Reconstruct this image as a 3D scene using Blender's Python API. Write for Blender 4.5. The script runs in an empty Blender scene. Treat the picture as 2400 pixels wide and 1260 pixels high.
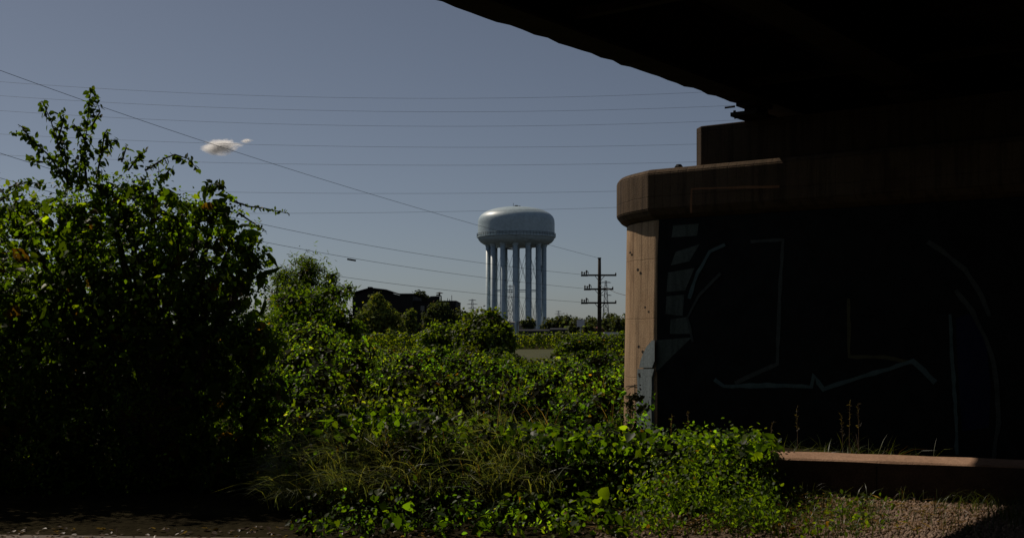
import bpy, math, random
import numpy as np
from mathutils import Vector

rnd = random.Random(7)
rng = np.random.default_rng(7)
S = bpy.context.scene
COL = S.collection
PI = math.pi
F = 2734.0          # focal length in pixels of the 2400 px wide photograph
EYE = 1.7           # camera height above the road
HOR = 770.0         # horizon row

def W(px, py, Y):
    """world point on the pixel ray at distance Y (used only to lay things out)"""
    return Vector(((px - 1200) / F * Y, Y, EYE + (HOR - py) / F * Y))

# ------------------------------------------------------------------ camera, sky, sun, exposure
cam_d = bpy.data.cameras.new('camera')
cam = bpy.data.objects.new('camera', cam_d); COL.objects.link(cam)
cam.location = (0, 0, EYE); cam.rotation_euler = (PI / 2, 0, 0)
cam_d.sensor_width = 36; cam_d.lens = F / 2400 * 36
cam_d.shift_y = 140 / 2400
cam_d.clip_start = 0.1; cam_d.clip_end = 9000
S.camera = cam

SUN_AZ = math.radians(48)     # left of the view direction
SUN_EL = math.radians(46)
world = bpy.data.worlds.new('World'); S.world = world; world.use_nodes = True
wn = world.node_tree.nodes; wl = world.node_tree.links
bg = wn['Background']
sky = wn.new('ShaderNodeTexSky'); sky.sky_type = 'NISHITA'; sky.sun_disc = False
sky.sun_elevation = SUN_EL; sky.sun_rotation = -SUN_AZ
sky.altitude = 100; sky.air_density = 0.68; sky.dust_density = 0.5; sky.ozone_density = 3.0
hs = wn.new('ShaderNodeHueSaturation'); hs.inputs['Saturation'].default_value = 0.68
wl.new(sky.outputs[0], hs.inputs['Color']); wl.new(hs.outputs[0], bg.inputs['Color'])
bg.inputs['Strength'].default_value = 0.066

sd = bpy.data.lights.new('sun', 'SUN'); so = bpy.data.objects.new('sun', sd); COL.objects.link(so)
sd.energy = 5.0; sd.angle = math.radians(0.5); sd.color = (1.0, 0.88, 0.74)
sv = Vector((-math.sin(SUN_AZ) * math.cos(SUN_EL), math.cos(SUN_AZ) * math.cos(SUN_EL), math.sin(SUN_EL)))
so.rotation_euler = (-sv).to_track_quat('-Z', 'Y').to_euler()
so.location = (-20, 20, 30)
S.view_settings.view_transform = 'Standard'
try: S.view_settings.look = 'None'
except Exception: pass
S.view_settings.gamma = 1; S.view_settings.use_curve_mapping = False
S.view_settings.exposure = -0.8
S.cycles.max_bounces = 5; S.cycles.diffuse_bounces = 1; S.cycles.glossy_bounces = 2
S.cycles.transmission_bounces = 3; S.cycles.transparent_max_bounces = 4; S.cycles.volume_bounces = 16

# ------------------------------------------------------------------ helpers
def tag(o, label=None, cat=None, group=None, kind=None):
    if label: o['label'] = label
    if cat: o['category'] = cat
    if group: o['group'] = group
    if kind: o['kind'] = kind
    return o

def empty(name, loc=(0, 0, 0), rz=0):
    o = bpy.data.objects.new(name, None); COL.objects.link(o)
    o.location = loc; o.rotation_euler = (0, 0, rz); o.empty_display_size = .3
    return o

def link_mesh(name, me, parent=None):
    o = bpy.data.objects.new(name, me); COL.objects.link(o)
    if parent is not None: o.parent = parent
    return o

class MB:
    """collects faces and links them as one mesh"""
    def __init__(s): s.v = []; s.f = []
    def quadbox(s, b, t):
        n = len(s.v); s.v += [tuple(p) for p in b] + [tuple(p) for p in t]
        s.f += [(n+3, n+2, n+1, n), (n+4, n+5, n+6, n+7)] + [(n+i, n+(i+1) % 4, n+4+(i+1) % 4, n+4+i) for i in range(4)]
        return s
    def box(s, x0, x1, y0, y1, z0, z1):
        return s.quadbox([(x0,y0,z0),(x1,y0,z0),(x1,y1,z0),(x0,y1,z0)], [(x0,y0,z1),(x1,y0,z1),(x1,y1,z1),(x0,y1,z1)])
    def prism(s, poly, z0, z1, poly_top=None):
        n = len(s.v); k = len(poly); pt = poly_top or poly
        s.v += [(p[0], p[1], z0) for p in poly] + [(p[0], p[1], z1) for p in pt]
        s.f += [tuple(range(n + k - 1, n - 1, -1)), tuple(range(n + k, n + 2 * k))]
        s.f += [(n + i, n + (i + 1) % k, n + k + (i + 1) % k, n + k + i) for i in range(k)]
        return s
    def tube(s, pts, rad, seg=6, caps=True):
        pts = [Vector(p) for p in pts]; n0 = len(s.v)
        R = rad if hasattr(rad, '__len__') else [rad] * len(pts)
        for i, p in enumerate(pts):
            t = (pts[min(i + 1, len(pts) - 1)] - pts[max(i - 1, 0)]).normalized()
            a = t.cross(Vector((0, 0, 1)))
            if a.length < .05: a = t.cross(Vector((0, 1, 0)))
            a.normalize(); b = t.cross(a)
            for k in range(seg):
                w = 2 * PI * k / seg
                s.v.append(tuple(p + (a * math.cos(w) + b * math.sin(w)) * R[i]))
        for i in range(len(pts) - 1):
            for k in range(seg):
                a0 = n0 + i * seg + k; a1 = n0 + i * seg + (k + 1) % seg
                s.f.append((a0, a1, a1 + seg, a0 + seg))
        if caps:
            s.f.append(tuple(range(n0 + seg - 1, n0 - 1, -1)))
            m = n0 + (len(pts) - 1) * seg; s.f.append(tuple(range(m, m + seg)))
        return s
    def lathe(s, prof, c=(0, 0), seg=48):
        n0 = len(s.v)
        for r, z in prof:
            for k in range(seg):
                w = 2 * PI * k / seg; s.v.append((c[0] + r * math.cos(w), c[1] + r * math.sin(w), z))
        for i in range(len(prof) - 1):
            for k in range(seg):
                a0 = n0 + i * seg + k; a1 = n0 + i * seg + (k + 1) % seg
                s.f.append((a0, a1, a1 + seg, a0 + seg))
        return s
    def build(s, name, mat, parent=None, smooth=False):
        me = bpy.data.meshes.new(name); me.from_pydata(s.v, [], s.f); me.update()
        if mat: me.materials.append(mat)
        if smooth: me.polygons.foreach_set('use_smooth', [True] * len(me.polygons))
        return link_mesh(name, me, parent)

# ------------------------------------------------------------------ materials
def new_mat(name):
    m = bpy.data.materials.new(name); m.use_nodes = True
    nt = m.node_tree; return m, nt, nt.nodes['Principled BSDF']

def noise(nt, scale, detail=6, rough=.6, vec=None, stretch=None):
    n = nt.nodes.new('ShaderNodeTexNoise'); n.inputs['Scale'].default_value = scale
    n.inputs['Detail'].default_value = detail; n.inputs['Roughness'].default_value = rough
    tc = nt.nodes.new('ShaderNodeNewGeometry')
    src = tc.outputs['Position']
    if stretch:
        mp = nt.nodes.new('ShaderNodeMapping'); mp.inputs['Scale'].default_value = stretch
        nt.links.new(src, mp.inputs['Vector']); src = mp.outputs[0]
    nt.links.new(src, n.inputs['Vector']); return n

def ramp(nt, src, stops):
    r = nt.nodes.new('ShaderNodeValToRGB'); e = r.color_ramp.elements
    while len(e) < len(stops): e.new(.5)
    for i, (p, c) in enumerate(stops): e[i].position = p; e[i].color = (*c, 1)
    nt.links.new(src, r.inputs[0]); return r

def mixc(nt, fac, a, b, mode='MIX'):
    m = nt.nodes.new('ShaderNodeMix'); m.data_type = 'RGBA'; m.blend_type = mode
    for i, x in ((0, fac), (6, a), (7, b)):
        if hasattr(x, 'is_linked') or hasattr(x, 'links'): nt.links.new(x, m.inputs[i])
        else: m.inputs[i].default_value = x if i == 0 else (*x, 1)
    return m.outputs[2]

def surf(name, c0, c1, scale=3, rough=.85, bump=.3, bscale=None, c2=None, stretch=None, spec=.2, metal=0, bdist=.02):
    m, nt, p = new_mat(name)
    n = noise(nt, scale, stretch=stretch)
    st = [(.3, c0), (.62, c1)] + ([(.75, c2)] if c2 else [])
    r = ramp(nt, n.outputs[0], st)
    n2 = noise(nt, scale * 9, 4)
    col = mixc(nt, .35, r.outputs[0], ramp(nt, n2.outputs[0], [(.3, tuple(x * .55 for x in c0)), (.7, tuple(min(1, x * 1.25) for x in c1))]).outputs[0])
    nt.links.new(col, p.inputs['Base Color'])
    p.inputs['Roughness'].default_value = rough; p.inputs['Metallic'].default_value = metal
    p.inputs['Specular IOR Level'].default_value = spec
    if bump:
        b = nt.nodes.new('ShaderNodeBump'); b.inputs['Strength'].default_value = bump; b.inputs['Distance'].default_value = bdist
        nb = noise(nt, bscale or scale * 12, 5); nt.links.new(nb.outputs[0], b.inputs['Height']); nt.links.new(b.outputs[0], p.inputs['Normal'])
    return m

def leaf_mat(name, trans=.5, rough=.5, tint=(4.2, 4.5, .38), spec=.16):
    m, nt, p = new_mat(name)
    at = nt.nodes.new('ShaderNodeAttribute'); at.attribute_name = 'col'
    nt.links.new(at.outputs['Color'], p.inputs['Base Color'])
    p.inputs['Roughness'].default_value = rough; p.inputs['Specular IOR Level'].default_value = spec
    tr = nt.nodes.new('ShaderNodeBsdfTranslucent')
    nt.links.new(mixc(nt, 1.0, at.outputs['Color'], tint, 'MULTIPLY'), tr.inputs['Color'])
    ms = nt.nodes.new('ShaderNodeMixShader'); ms.inputs[0].default_value = trans
    nt.links.new(p.outputs[0], ms.inputs[1]); nt.links.new(tr.outputs[0], ms.inputs[2])
    nt.links.new(ms.outputs[0], nt.nodes['Material Output'].inputs[0])
    return m

def concrete_mat(name='pier_concrete', k=1.0):
    """board-marked brown weathered pier concrete with lift joints, streaks and stains"""
    m, nt, p = new_mat(name)
    big = noise(nt, 1.3, 8, .65); base = ramp(nt, big.outputs[0], [(.25, (.23, .145, .09)), (.42, (.40, .27, .175)), (.75, (.50, .355, .24))])
    streak = noise(nt, 2.2, 6, .6, stretch=(3.5, 3.5, .28))
    c = mixc(nt, .5, base.outputs[0], ramp(nt, streak.outputs[0], [(.36, (.25, .24, .23)), (.52, (1.05, 1.03, 1))]).outputs[0], 'MULTIPLY')
    fine = noise(nt, 45, 5, .7)
    c = mixc(nt, .5, c, ramp(nt, fine.outputs[0], [(.3, (.55, .52, .5)), (.6, (1.05, 1.05, 1.05))]).outputs[0], 'MULTIPLY')
    # lift joints every 0.62 m and vertical boards every 0.14 m, from the position in the place
    g = nt.nodes.new('ShaderNodeNewGeometry'); sx = nt.nodes.new('ShaderNodeSeparateXYZ'); nt.links.new(g.outputs['Position'], sx.inputs[0])
    wob = noise(nt, 3, 3)
    a = nt.nodes.new('ShaderNodeMath'); a.operation = 'MULTIPLY_ADD'; nt.links.new(wob.outputs[0], a.inputs[0]); a.inputs[1].default_value = .05; nt.links.new(sx.outputs['Z'], a.inputs[2])
    fr = nt.nodes.new('ShaderNodeMath'); fr.operation = 'PINGPONG'; nt.links.new(a.outputs[0], fr.inputs[0]); fr.inputs[1].default_value = .47
    jr = ramp(nt, fr.outputs[0], [(.0, (.6, .58, .55)), (.010, (1, 1, 1))])
    c = mixc(nt, .8, c, jr.outputs[0], 'MULTIPLY')
    al = nt.nodes.new('ShaderNodeVectorMath'); al.operation = 'DOT_PRODUCT'; nt.links.new(g.outputs['Position'], al.inputs[0]); al.inputs[1].default_value = (.804, -.994, 0)
    f2 = nt.nodes.new('ShaderNodeMath'); f2.operation = 'PINGPONG'; nt.links.new(al.outputs['Value'], f2.inputs[0]); f2.inputs[1].default_value = .085
    br = ramp(nt, f2.outputs[0], [(.0, (.6, .58, .56)), (.012, (1, 1, 1))])
    c = mixc(nt, .5, c, br.outputs[0], 'MULTIPLY')
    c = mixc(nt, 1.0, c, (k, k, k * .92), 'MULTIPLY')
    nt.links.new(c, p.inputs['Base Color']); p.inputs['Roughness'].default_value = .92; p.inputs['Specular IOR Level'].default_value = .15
    add = nt.nodes.new('ShaderNodeMath'); add.operation = 'ADD'; nt.links.new(jr.outputs[0], add.inputs[0]); nt.links.new(fine.outputs[0], add.inputs[1])
    add2 = nt.nodes.new('ShaderNodeMath'); add2.operation = 'ADD'; nt.links.new(add.outputs[0], add2.inputs[0]); nt.links.new(streak.outputs[0], add2.inputs[1])
    add3 = nt.nodes.new('ShaderNodeMath'); add3.operation = 'ADD'; nt.links.new(add2.outputs[0], add3.inputs[0]); nt.links.new(br.outputs[0], add3.inputs[1])
    b = nt.nodes.new('ShaderNodeBump'); b.inputs['Strength'].default_value = .45; b.inputs['Distance'].default_value = .015
    nt.links.new(add3.outputs[0], b.inputs['Height']); nt.links.new(b.outputs[0], p.inputs['Normal'])
    return m

M = {}
M['pier'] = concrete_mat()
M['cap'] = concrete_mat('dirty_shaded_cap_concrete', .28)  # dirtier than the shaft, and darkened further to paint in its shade
M['seat'] = concrete_mat('shaded_seat_concrete', .15)  # darker brown block, deepened so the colour carries its shade
M['wall_shade'] = surf('wall_shade_black', (.010, .011, .010), (.022, .023, .022), 4, bump=0, spec=.1)  # colour of the deep shade on the pier's long face
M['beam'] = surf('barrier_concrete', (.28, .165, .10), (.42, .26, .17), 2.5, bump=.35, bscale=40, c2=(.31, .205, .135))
M['barrier_shade'] = surf('shaded_barrier_concrete', (.04, .028, .02), (.085, .058, .042), 6, bump=.4, bscale=40)  # darkened barrier concrete, shade painted into the front face
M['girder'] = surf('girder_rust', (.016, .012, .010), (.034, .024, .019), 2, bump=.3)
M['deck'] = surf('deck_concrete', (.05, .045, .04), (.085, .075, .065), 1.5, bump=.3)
M['ground'] = surf('soil', (.014, .012, .008), (.034, .029, .016), .8, spec=0, bump=.6, bscale=14, bdist=.05)
M['road'] = surf('road', (.08, .065, .05), (.15, .12, .095), 1.5, bump=.5, bscale=30)
M['gravel'] = surf('gravel', (.07, .045, .03), (.17, .115, .08), 9, bump=.6, bscale=60)
M['straw'] = surf('straw', (.22, .14, .08), (.36, .26, .16), 6, bump=0)
M['field'] = surf('field', (.035, .045, .012), (.075, .075, .022), .6, bump=.4, bscale=10, bdist=.05)
M['tower'] = surf('tower_paint', (.42, .53, .57), (.47, .58, .62), .12, rough=.42, bump=0, spec=.5)
M['rod'] = surf('rod_steel', (.16, .2, .22), (.2, .25, .27), 1, bump=0)
M['black'] = surf('black_cladding', (.012, .012, .012), (.024, .023, .022), .3, bump=0)  # even near-black colour
M['wood'] = surf('pole_wood', (.025, .02, .016), (.05, .04, .03), 5, bump=.3)
M['dark'] = surf('dark_metal', (.02, .02, .02), (.04, .04, .042), 5, bump=0, rough=.5)
M['wire'] = surf('wire', (.05, .06, .07), (.07, .08, .09), 5, bump=0, rough=.6)
M['pale'] = surf('pale_cladding', (.30, .31, .31), (.40, .40, .40), .5, bump=0)
M['tan'] = surf('tan_cladding', (.20, .17, .14), (.27, .23, .19), .5, bump=0)
M['red'] = surf('freight_red', (.085, .03, .022), (.13, .05, .035), .8, bump=0)
M['white'] = surf('white_paint', (.6, .6, .6), (.75, .75, .75), 1, bump=0, rough=.4)
M['glass'] = surf('dark_glass', (.02, .025, .03), (.03, .035, .04), 1, bump=0, rough=.1, spec=.6)
M['pylon'] = surf('pylon_steel', (.2, .21, .23), (.26, .27, .29), 1, bump=0)
M['bark'] = surf('bark', (.03, .024, .018), (.07, .055, .04), 9, bump=.5)
M['stone'] = surf('stone', (.10, .068, .05), (.30, .21, .15), 18, bump=.2)
M['hole'] = surf('tie_hole', (.01, .008, .006), (.02, .015, .01), 9, bump=0)
M['p_teal'] = surf('paint_teal', (.06, .10, .10), (.12, .17, .165), 6, bump=0)
M['p_grey'] = surf('paint_grey', (.035, .045, .04), (.09, .10, .09), 4, bump=0)
M['p_blue'] = surf('paint_blue', (.008, .009, .03), (.014, .016, .05), 4, bump=0)
M['p_slate'] = surf('paint_slate', (.10, .125, .13), (.20, .24, .25), 3, bump=.2, stretch=(4, 4, .4))
M['p_slate_shade'] = surf('paint_slate_shade', (.05, .062, .052), (.12, .14, .12), 3, bump=.2, stretch=(4, 4, .4))  # darker copy of the slate paint with the wall's shade coloured in
M['p_yellow'] = surf('paint_yellow', (.06, .06, .03), (.11, .10, .05), 4, bump=0)
M['p_rust'] = surf('paint_rust', (.22, .10, .05), (.34, .17, .08), 4, bump=0)
M['leaf'] = leaf_mat('leaf')
M['vine'] = leaf_mat('vine_leaf', trans=.55, rough=.45, spec=.22)
M['blade'] = leaf_mat('grass_blade', trans=.4, rough=.4, tint=(1.6, 1.6, .45), spec=.3)
M['core_shade_leaf'] = leaf_mat('core_shade_leaf', trans=.05, rough=.9, spec=.03)  # dark leaf for the light-blocking cores of the clumps
M['far_leaf'] = leaf_mat('far_leaf', trans=.4, rough=.7, spec=.1, tint=(1.8, 1.8, .5))

# ------------------------------------------------------------------ fast leaf meshes
T_OVAL = (np.array([[0,0,0],[.33,.32,.06],[.26,.72,.05],[0,1.05,-.08],[-.26,.72,.05],[-.33,.32,.06]], float),
          [(0,1,2),(0,2,3),(0,3,4),(0,4,5)])
T_HEART = (np.array([[0,0,0],[.26,-.16,.05],[.52,.12,.09],[.40,.52,.05],[0,.98,-.12],[-.40,.52,.05],[-.52,.12,.09],[-.26,-.16,.05]], float),
           [(0,1,2),(0,2,3),(0,3,4),(0,4,5),(0,5,6),(0,6,7)])
T_TRI = (np.array([[0,0,0],[.42,.45,.08],[0,1.05,-.1],[-.42,.45,.08]], float), [(0,1,2),(0,2,3)])
T_LONG = (np.array([[0,0,0],[.11,.35,.02],[0,1.0,-.14],[-.11,.35,.02]], float), [(0,1,2),(0,2,3)])
T_STONE = (np.array([[0,0,.6],[.6,0,0],[.1,.5,.05],[-.55,.1,0],[-.1,-.45,.1],[.1,.05,-.5]], float),
           [(0,1,2),(0,2,3),(0,3,4),(0,4,1),(5,2,1),(5,3,2),(5,4,3),(5,1,4)])

def unit(a): return a / np.maximum(np.linalg.norm(a, axis=1, keepdims=True), 1e-9)

def raw_mesh(name, V, faces_flat, sizes, col, mat, parent=None):
    me = bpy.data.meshes.new(name)
    me.vertices.add(len(V)); me.vertices.foreach_set('co', V.astype(np.float32).ravel())
    me.loops.add(len(faces_flat)); me.loops.foreach_set('vertex_index', faces_flat.astype(np.int32))
    me.polygons.add(len(sizes)); st = np.concatenate([[0], np.cumsum(sizes)[:-1]])
    me.polygons.foreach_set('loop_start', st.astype(np.int32))
    me.update(calc_edges=True)
    if col is not None:
        a = me.color_attributes.new('col', 'FLOAT_COLOR', 'POINT')
        c = np.ones((len(V), 4), np.float32); c[:, :3] = col; a.data.foreach_set('color', c.ravel())
    me.materials.append(mat)
    return link_mesh(name, me, parent)

def leaves(name, P, Nrm, size, T, mat, col, parent=None, droop=.5, jit=.6):
    P = np.asarray(P, float); n = len(P)
    Z = unit(unit(Nrm) + rng.normal(0, jit, (n, 3)))
    tip = rng.normal(0, 1, (n, 3)); tip[:, 2] -= droop * 2
    Yv = unit(tip - (tip * Z).sum(1, keepdims=True) * Z); X = np.cross(Yv, Z)
    s = (size * rng.uniform(.65, 1.3, n) if np.isscalar(size) else size)[:, None, None]
    tv = T[0]; k = len(tv)
    V = P[:, None] + s * (tv[None, :, 0:1] * X[:, None] + tv[None, :, 1:2] * Yv[:, None] + tv[None, :, 2:3] * Z[:, None])
    fl = np.array(T[1], int)
    Fc = (fl[None] + (np.arange(n) * k)[:, None, None]).ravel()
    C = np.repeat(col, k, axis=0)
    return raw_mesh(name, V.reshape(-1, 3), Fc, np.full(n * len(fl), 3), C, mat, parent)

def leaf_cols(n, base=(.055, .085, .018), yel=.25, brown=.02, var=.3):
    c = np.array(base)[None] * np.exp(rng.normal(0, var, (n, 1)))
    y = rng.random(n) < yel
    c[y] = c[y] * np.array([1.55, 1.25, .7])
    b = rng.random(n) < brown
    c[b] = np.array([.12, .06, .025]) * rng.uniform(.6, 1.3, (b.sum(), 1))
    return np.clip(c * .8, .003, .3)

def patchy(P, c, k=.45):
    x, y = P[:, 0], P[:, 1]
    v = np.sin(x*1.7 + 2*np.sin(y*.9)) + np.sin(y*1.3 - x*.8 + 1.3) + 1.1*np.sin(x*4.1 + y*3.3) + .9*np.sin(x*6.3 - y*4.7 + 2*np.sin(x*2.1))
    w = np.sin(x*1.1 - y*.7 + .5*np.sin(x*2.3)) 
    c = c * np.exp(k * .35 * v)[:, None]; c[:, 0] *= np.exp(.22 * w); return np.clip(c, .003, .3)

def shell(blobs, dens, inner=.25, fuzz=.14, zmin=.03):
    """points on and in ellipsoid clumps: blobs = (cx,cy,cz,rx,ry,rz)"""
    P = []; N = []
    for cx, cy, cz, rx, ry, rz in blobs:
        n = max(6, int(dens * (rx * ry + rx * rz + ry * rz) * 4))
        d = unit(rng.normal(0, 1, (n, 3)))
        r = np.where(rng.random(n) < inner, rng.uniform(.3, .9, n), 1 + rng.normal(0, fuzz, n))
        # small lobes break the outline
        k = 5; lob = unit(rng.normal(0, 1, (k, 3))); r = r * (1 + .16 * np.max((d @ lob.T) ** 7, axis=1) - .05)
        P.append(np.array([cx, cy, cz]) + d * r[:, None] * np.array([rx, ry, rz])); N.append(d / np.array([rx, ry, rz]))
    P = np.concatenate(P); N = unit(np.concatenate(N)); k = P[:, 2] > zmin
    return P[k], N[k]

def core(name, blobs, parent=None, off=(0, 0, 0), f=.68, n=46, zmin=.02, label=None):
    """dark filler leaves added inside each clump to block light"""
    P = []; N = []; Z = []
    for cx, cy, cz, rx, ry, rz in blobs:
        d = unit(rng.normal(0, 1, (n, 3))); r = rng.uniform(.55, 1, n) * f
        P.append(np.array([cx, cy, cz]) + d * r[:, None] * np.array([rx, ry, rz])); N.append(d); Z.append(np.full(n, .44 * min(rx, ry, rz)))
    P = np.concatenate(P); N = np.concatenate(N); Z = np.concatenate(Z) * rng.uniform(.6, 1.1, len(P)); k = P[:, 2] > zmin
    o = leaves(name, P[k] - np.array(off), N[k], Z[k], T_OVAL, M['core_shade_leaf'], np.clip(np.array([.016, .017, .008]) * np.exp(rng.normal(0, .3, (k.sum(), 1))), .004, .05), parent, 0, .2)
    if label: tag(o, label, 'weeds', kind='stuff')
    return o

def subclumps(blobs, n_per, frac=.45, seed=1):
    """smaller clumps over the surface of large ones, for an uneven outline"""
    r2 = np.random.default_rng(seed); out = []
    for cx, cy, cz, rx, ry, rz in blobs:
        for i in range(n_per):
            d = r2.normal(0, 1, 3); d /= np.linalg.norm(d); f = r2.uniform(.55, 1.0); q = frac * r2.uniform(.5, 1.1)
            out.append((cx + d[0]*rx*f, cy + d[1]*ry*f, cz + d[2]*rz*f, rx*q, ry*q, rz*q))
    return out

def blades(name, B, H, lean, width, col, mat, parent=None, bend=.8, seg=4):
    """arching grass blades from base points B, length H, lean direction (n,3)"""
    n = len(B); t = np.linspace(0, 1, seg + 1)
    L = unit(lean); side = unit(np.cross(L, np.array([[0, 0, 1.]])) + rng.normal(0, .5, (n, 3)))
    bd = bend * rng.uniform(.3, 1.5, n)
    pts = []
    for tt in t:
        up = tt * (1 - .42 * np.minimum(bd, 1.7) * tt * tt); out = bd * .75 * tt * tt + .12 * tt
        pts.append(B + np.outer(H * up, [0, 0, 1]) + L * (H * out)[:, None])
    V = []
    for i, tt in enumerate(t[:-1]):
        w = (width * (1 - tt ** 1.5) * .5)[:, None] if not np.isscalar(width) else width * (1 - tt ** 1.5) * .5
        V += [pts[i] - side * w, pts[i] + side * w]
    V.append(pts[-1]); k = len(V)
    V = np.stack(V, 1).reshape(-1, 3)
    fl = []; sz = []
    for i in range(seg - 1): fl += [2*i, 2*i+1, 2*i+3, 2*i+2]; sz.append(4)
    fl += [2*(seg-1), 2*(seg-1)+1, 2*seg]; sz.append(3)
    Fc = (np.array(fl)[None] + (np.arange(n) * k)[:, None]).ravel()
    return raw_mesh(name, V, Fc, np.tile(sz, n), np.repeat(col, k, axis=0), mat, parent)

# ------------------------------------------------------------------ setting: ground, road, gravel, field
def ground_z(x, y):
    if y < 115: return 0.0
    return -2.0 * min(1, (y - 115) / 70)
mb = MB()
xs = [-4000, -1500, -500, -200, -80, -30, 0, 30, 80, 200, 500, 1500, 4000]
ys = [-120, -20, 0, 20, 50, 80, 100, 115, 130, 150, 185, 260, 500, 1500, 5000]
for y in ys:
    for x in xs: mb.v.append((x, y, ground_z(x, y)))
nx = len(xs)
for j in range(len(ys) - 1):
    for i in range(nx - 1):
        a = j * nx + i; mb.f.append((a, a + 1, a + nx + 1, a + nx))
tag(mb.build('ground', M['ground']), 'dark weedy soil under the bushes and beyond', kind='structure')
mb = MB()
mb.v = [(-60, 3.4, .004), (60, -8, .004), (60, 2.0, .004), (-60, 14.2, .004)]
mb.v = [(-40, -4, .004), (40, -4, .004), (40, 5.2, .004), (6, 8.9, .004), (0, 9.35, .004), (-6, 9.75, .004), (-40, 11, .004)]
mb.f = [tuple(range(7))]
tag(mb.build('road', M['road']), 'worn pale road running past the weeds', kind='structure')
mb = MB(); mb.v = [(-30, 58, .02), (40, 58, .02), (60, 96, .02), (-50, 96, .02)]; mb.f = [(0, 1, 2, 3)]
tag(mb.build('field', M['field']), 'olive mown grass in front of the vine fence', kind='structure')
mb = MB(); mb.v = [(.4, 8.6, .008), (12, 6.6, .008), (12, 11.2, .008), (6, 11.7, .008), (3.3, 11.8, .008), (2.6, 10.6, .008), (2.2, 9.9, .008), (.8, 9.9, .008)]; mb.f = [tuple(range(8))]
tag(mb.build('gravel_shoulder', M['gravel']), 'brown stony road shoulder at the bridge', kind='structure')

# ------------------------------------------------------------------ the bridge pier
U = np.array([.804, -.594]); NF = np.array([-.594, -.804]); D = np.array([.602, .7985])
A = np.array([1.976, 20.0]); B_ = np.array([2.242, 18.22])     # chamfered corner of the shaft
PR = 1.735; TB = math.tan(math.radians(15)); PC = B_ - NF * PR + U * PR * TB     # rounded nose meeting the long face in a sharp arris
def pier_poly(o):
    """plan outline of the pier offset outwards by o: far end, arris, arc of the nose"""
    a0 = math.atan2(NF[1], NF[0]); R = PR + o; q = [tuple(PC + NF * R - U * R * TB)]
    for i in range(31):
        w = a0 - math.radians(30) - math.radians(150) * i / 30; q.append((PC[0] + R * math.cos(w), PC[1] + R * math.sin(w)))
    return q[::-1] + [tuple(np.array(q[0]) + U * 15), tuple(np.array(q[-1]) + U * 15)]
def nose(k):
    q = pier_poly(0)
    return [(p[0] - U[0]*k, p[1] - U[1]*k) if i < len(q) - 2 else p for i, p in enumerate(q)]
pier = empty('bridge_pier', (2.3, 18.2, 0))
off = Vector((-2.3, -18.2, 0))
def pbuild(mbx, name, mat, sub=None, smooth=False):
    o = mbx.build(name, mat, pier if sub is None else sub, smooth); 
    if sub is None: o.location = off
    return o
def bevel(o, w, seg=2, noise_amt=0):
    md = o.modifiers.new('bevel', 'BEVEL'); md.width = w; md.segments = seg; md.limit_method = 'ANGLE'; md.angle_limit = math.radians(25)
    return o
tag(pier, 'weathered brown concrete bridge pier with chamfered sunlit nose and graffiti', 'bridge pier')
bevel(pbuild(MB().prism(nose(.07), -.3, 3.40, nose(0)), 'shaft', M['pier']), .02)
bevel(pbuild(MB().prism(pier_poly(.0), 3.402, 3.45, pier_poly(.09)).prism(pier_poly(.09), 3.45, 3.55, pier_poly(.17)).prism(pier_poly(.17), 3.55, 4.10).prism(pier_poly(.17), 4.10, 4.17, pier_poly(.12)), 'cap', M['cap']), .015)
# upper seat block on the cap
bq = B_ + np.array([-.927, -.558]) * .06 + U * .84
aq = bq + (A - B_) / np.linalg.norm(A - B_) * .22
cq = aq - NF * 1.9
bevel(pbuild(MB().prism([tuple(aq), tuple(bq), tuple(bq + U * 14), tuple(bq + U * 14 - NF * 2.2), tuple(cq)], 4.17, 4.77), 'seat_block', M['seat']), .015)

def on_face(px, py, lift=.006, o=.06):
    """point of the pier's long face seen at a pixel"""
    q = B_ if o < .1 else B_ + NF * .17; k = (px - 1200) / F
    t = (k * q[1] - q[0]) / (U[0] - k * U[1]); p = q + U * t
    Y = p[1]; z = EYE + (HOR - py) / F * Y
    p = p + NF * lift
    return (p[0], p[1], z)
def on_chamfer(px, py, lift=.02):
    """point of the rounded nose seen at a pixel"""
    k = (px - 1200) / F; r = PR + lift
    for _ in range(2):
        a = 1 + k * k; b = -2 * (k * PC[0] + PC[1]); c = PC @ PC - r * r
        Y = (-b - math.sqrt(max(0, b * b - 4 * a * c))) / (2 * a); z = EYE + (HOR - py) / F * Y
        r = PR + lift + .058 * max(0, 1 - z / 3.4)
    w = math.atan2(NF[1], NF[0]) - math.radians(30); nn = np.array([math.cos(w), math.sin(w)]); tt = np.array([-nn[1], nn[0]])
    Y2 = (r + nn @ PC) / (nn @ np.array([k, 1.0])); t2 = (np.array([k * Y2, Y2]) - PC) @ tt
    if 0 < t2 < PR * .3: Y = Y2; z = EYE + (HOR - py) / F * Y
    return (k * Y, Y, z)
def strip(pts, w, name, mat, f=on_face, lift=.006):
    P = [np.array(p, float) for p in pts]; Q = [P[0]]
    for i in range(len(P) - 1):
        m = max(1, int(np.linalg.norm(P[i+1] - P[i]) / 18))
        for j in range(1, m + 1): Q.append(P[i] + (P[i+1] - P[i]) * j / m)
    Lf = []; Rt = []
    for i, q in enumerate(Q):
        t = Q[min(i+1, len(Q)-1)] - Q[max(i-1, 0)]; t = t / (np.linalg.norm(t) + 1e-6); n = np.array([-t[1], t[0]])
        ww = w * rnd.uniform(.35, .62); q = q + np.array([rnd.uniform(-1, 1), rnd.uniform(-1, 1)])
        Lf.append(f(*(q + n * ww), lift)); Rt.append(f(*(q - n * ww), lift))
    mbx = MB(); k = len(Q); mbx.v = Lf + Rt
    mbx.f = [(i, i+1, k+i+1, k+i) for i in range(k-1)]
    return pbuild(mbx, name, mat)
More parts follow.
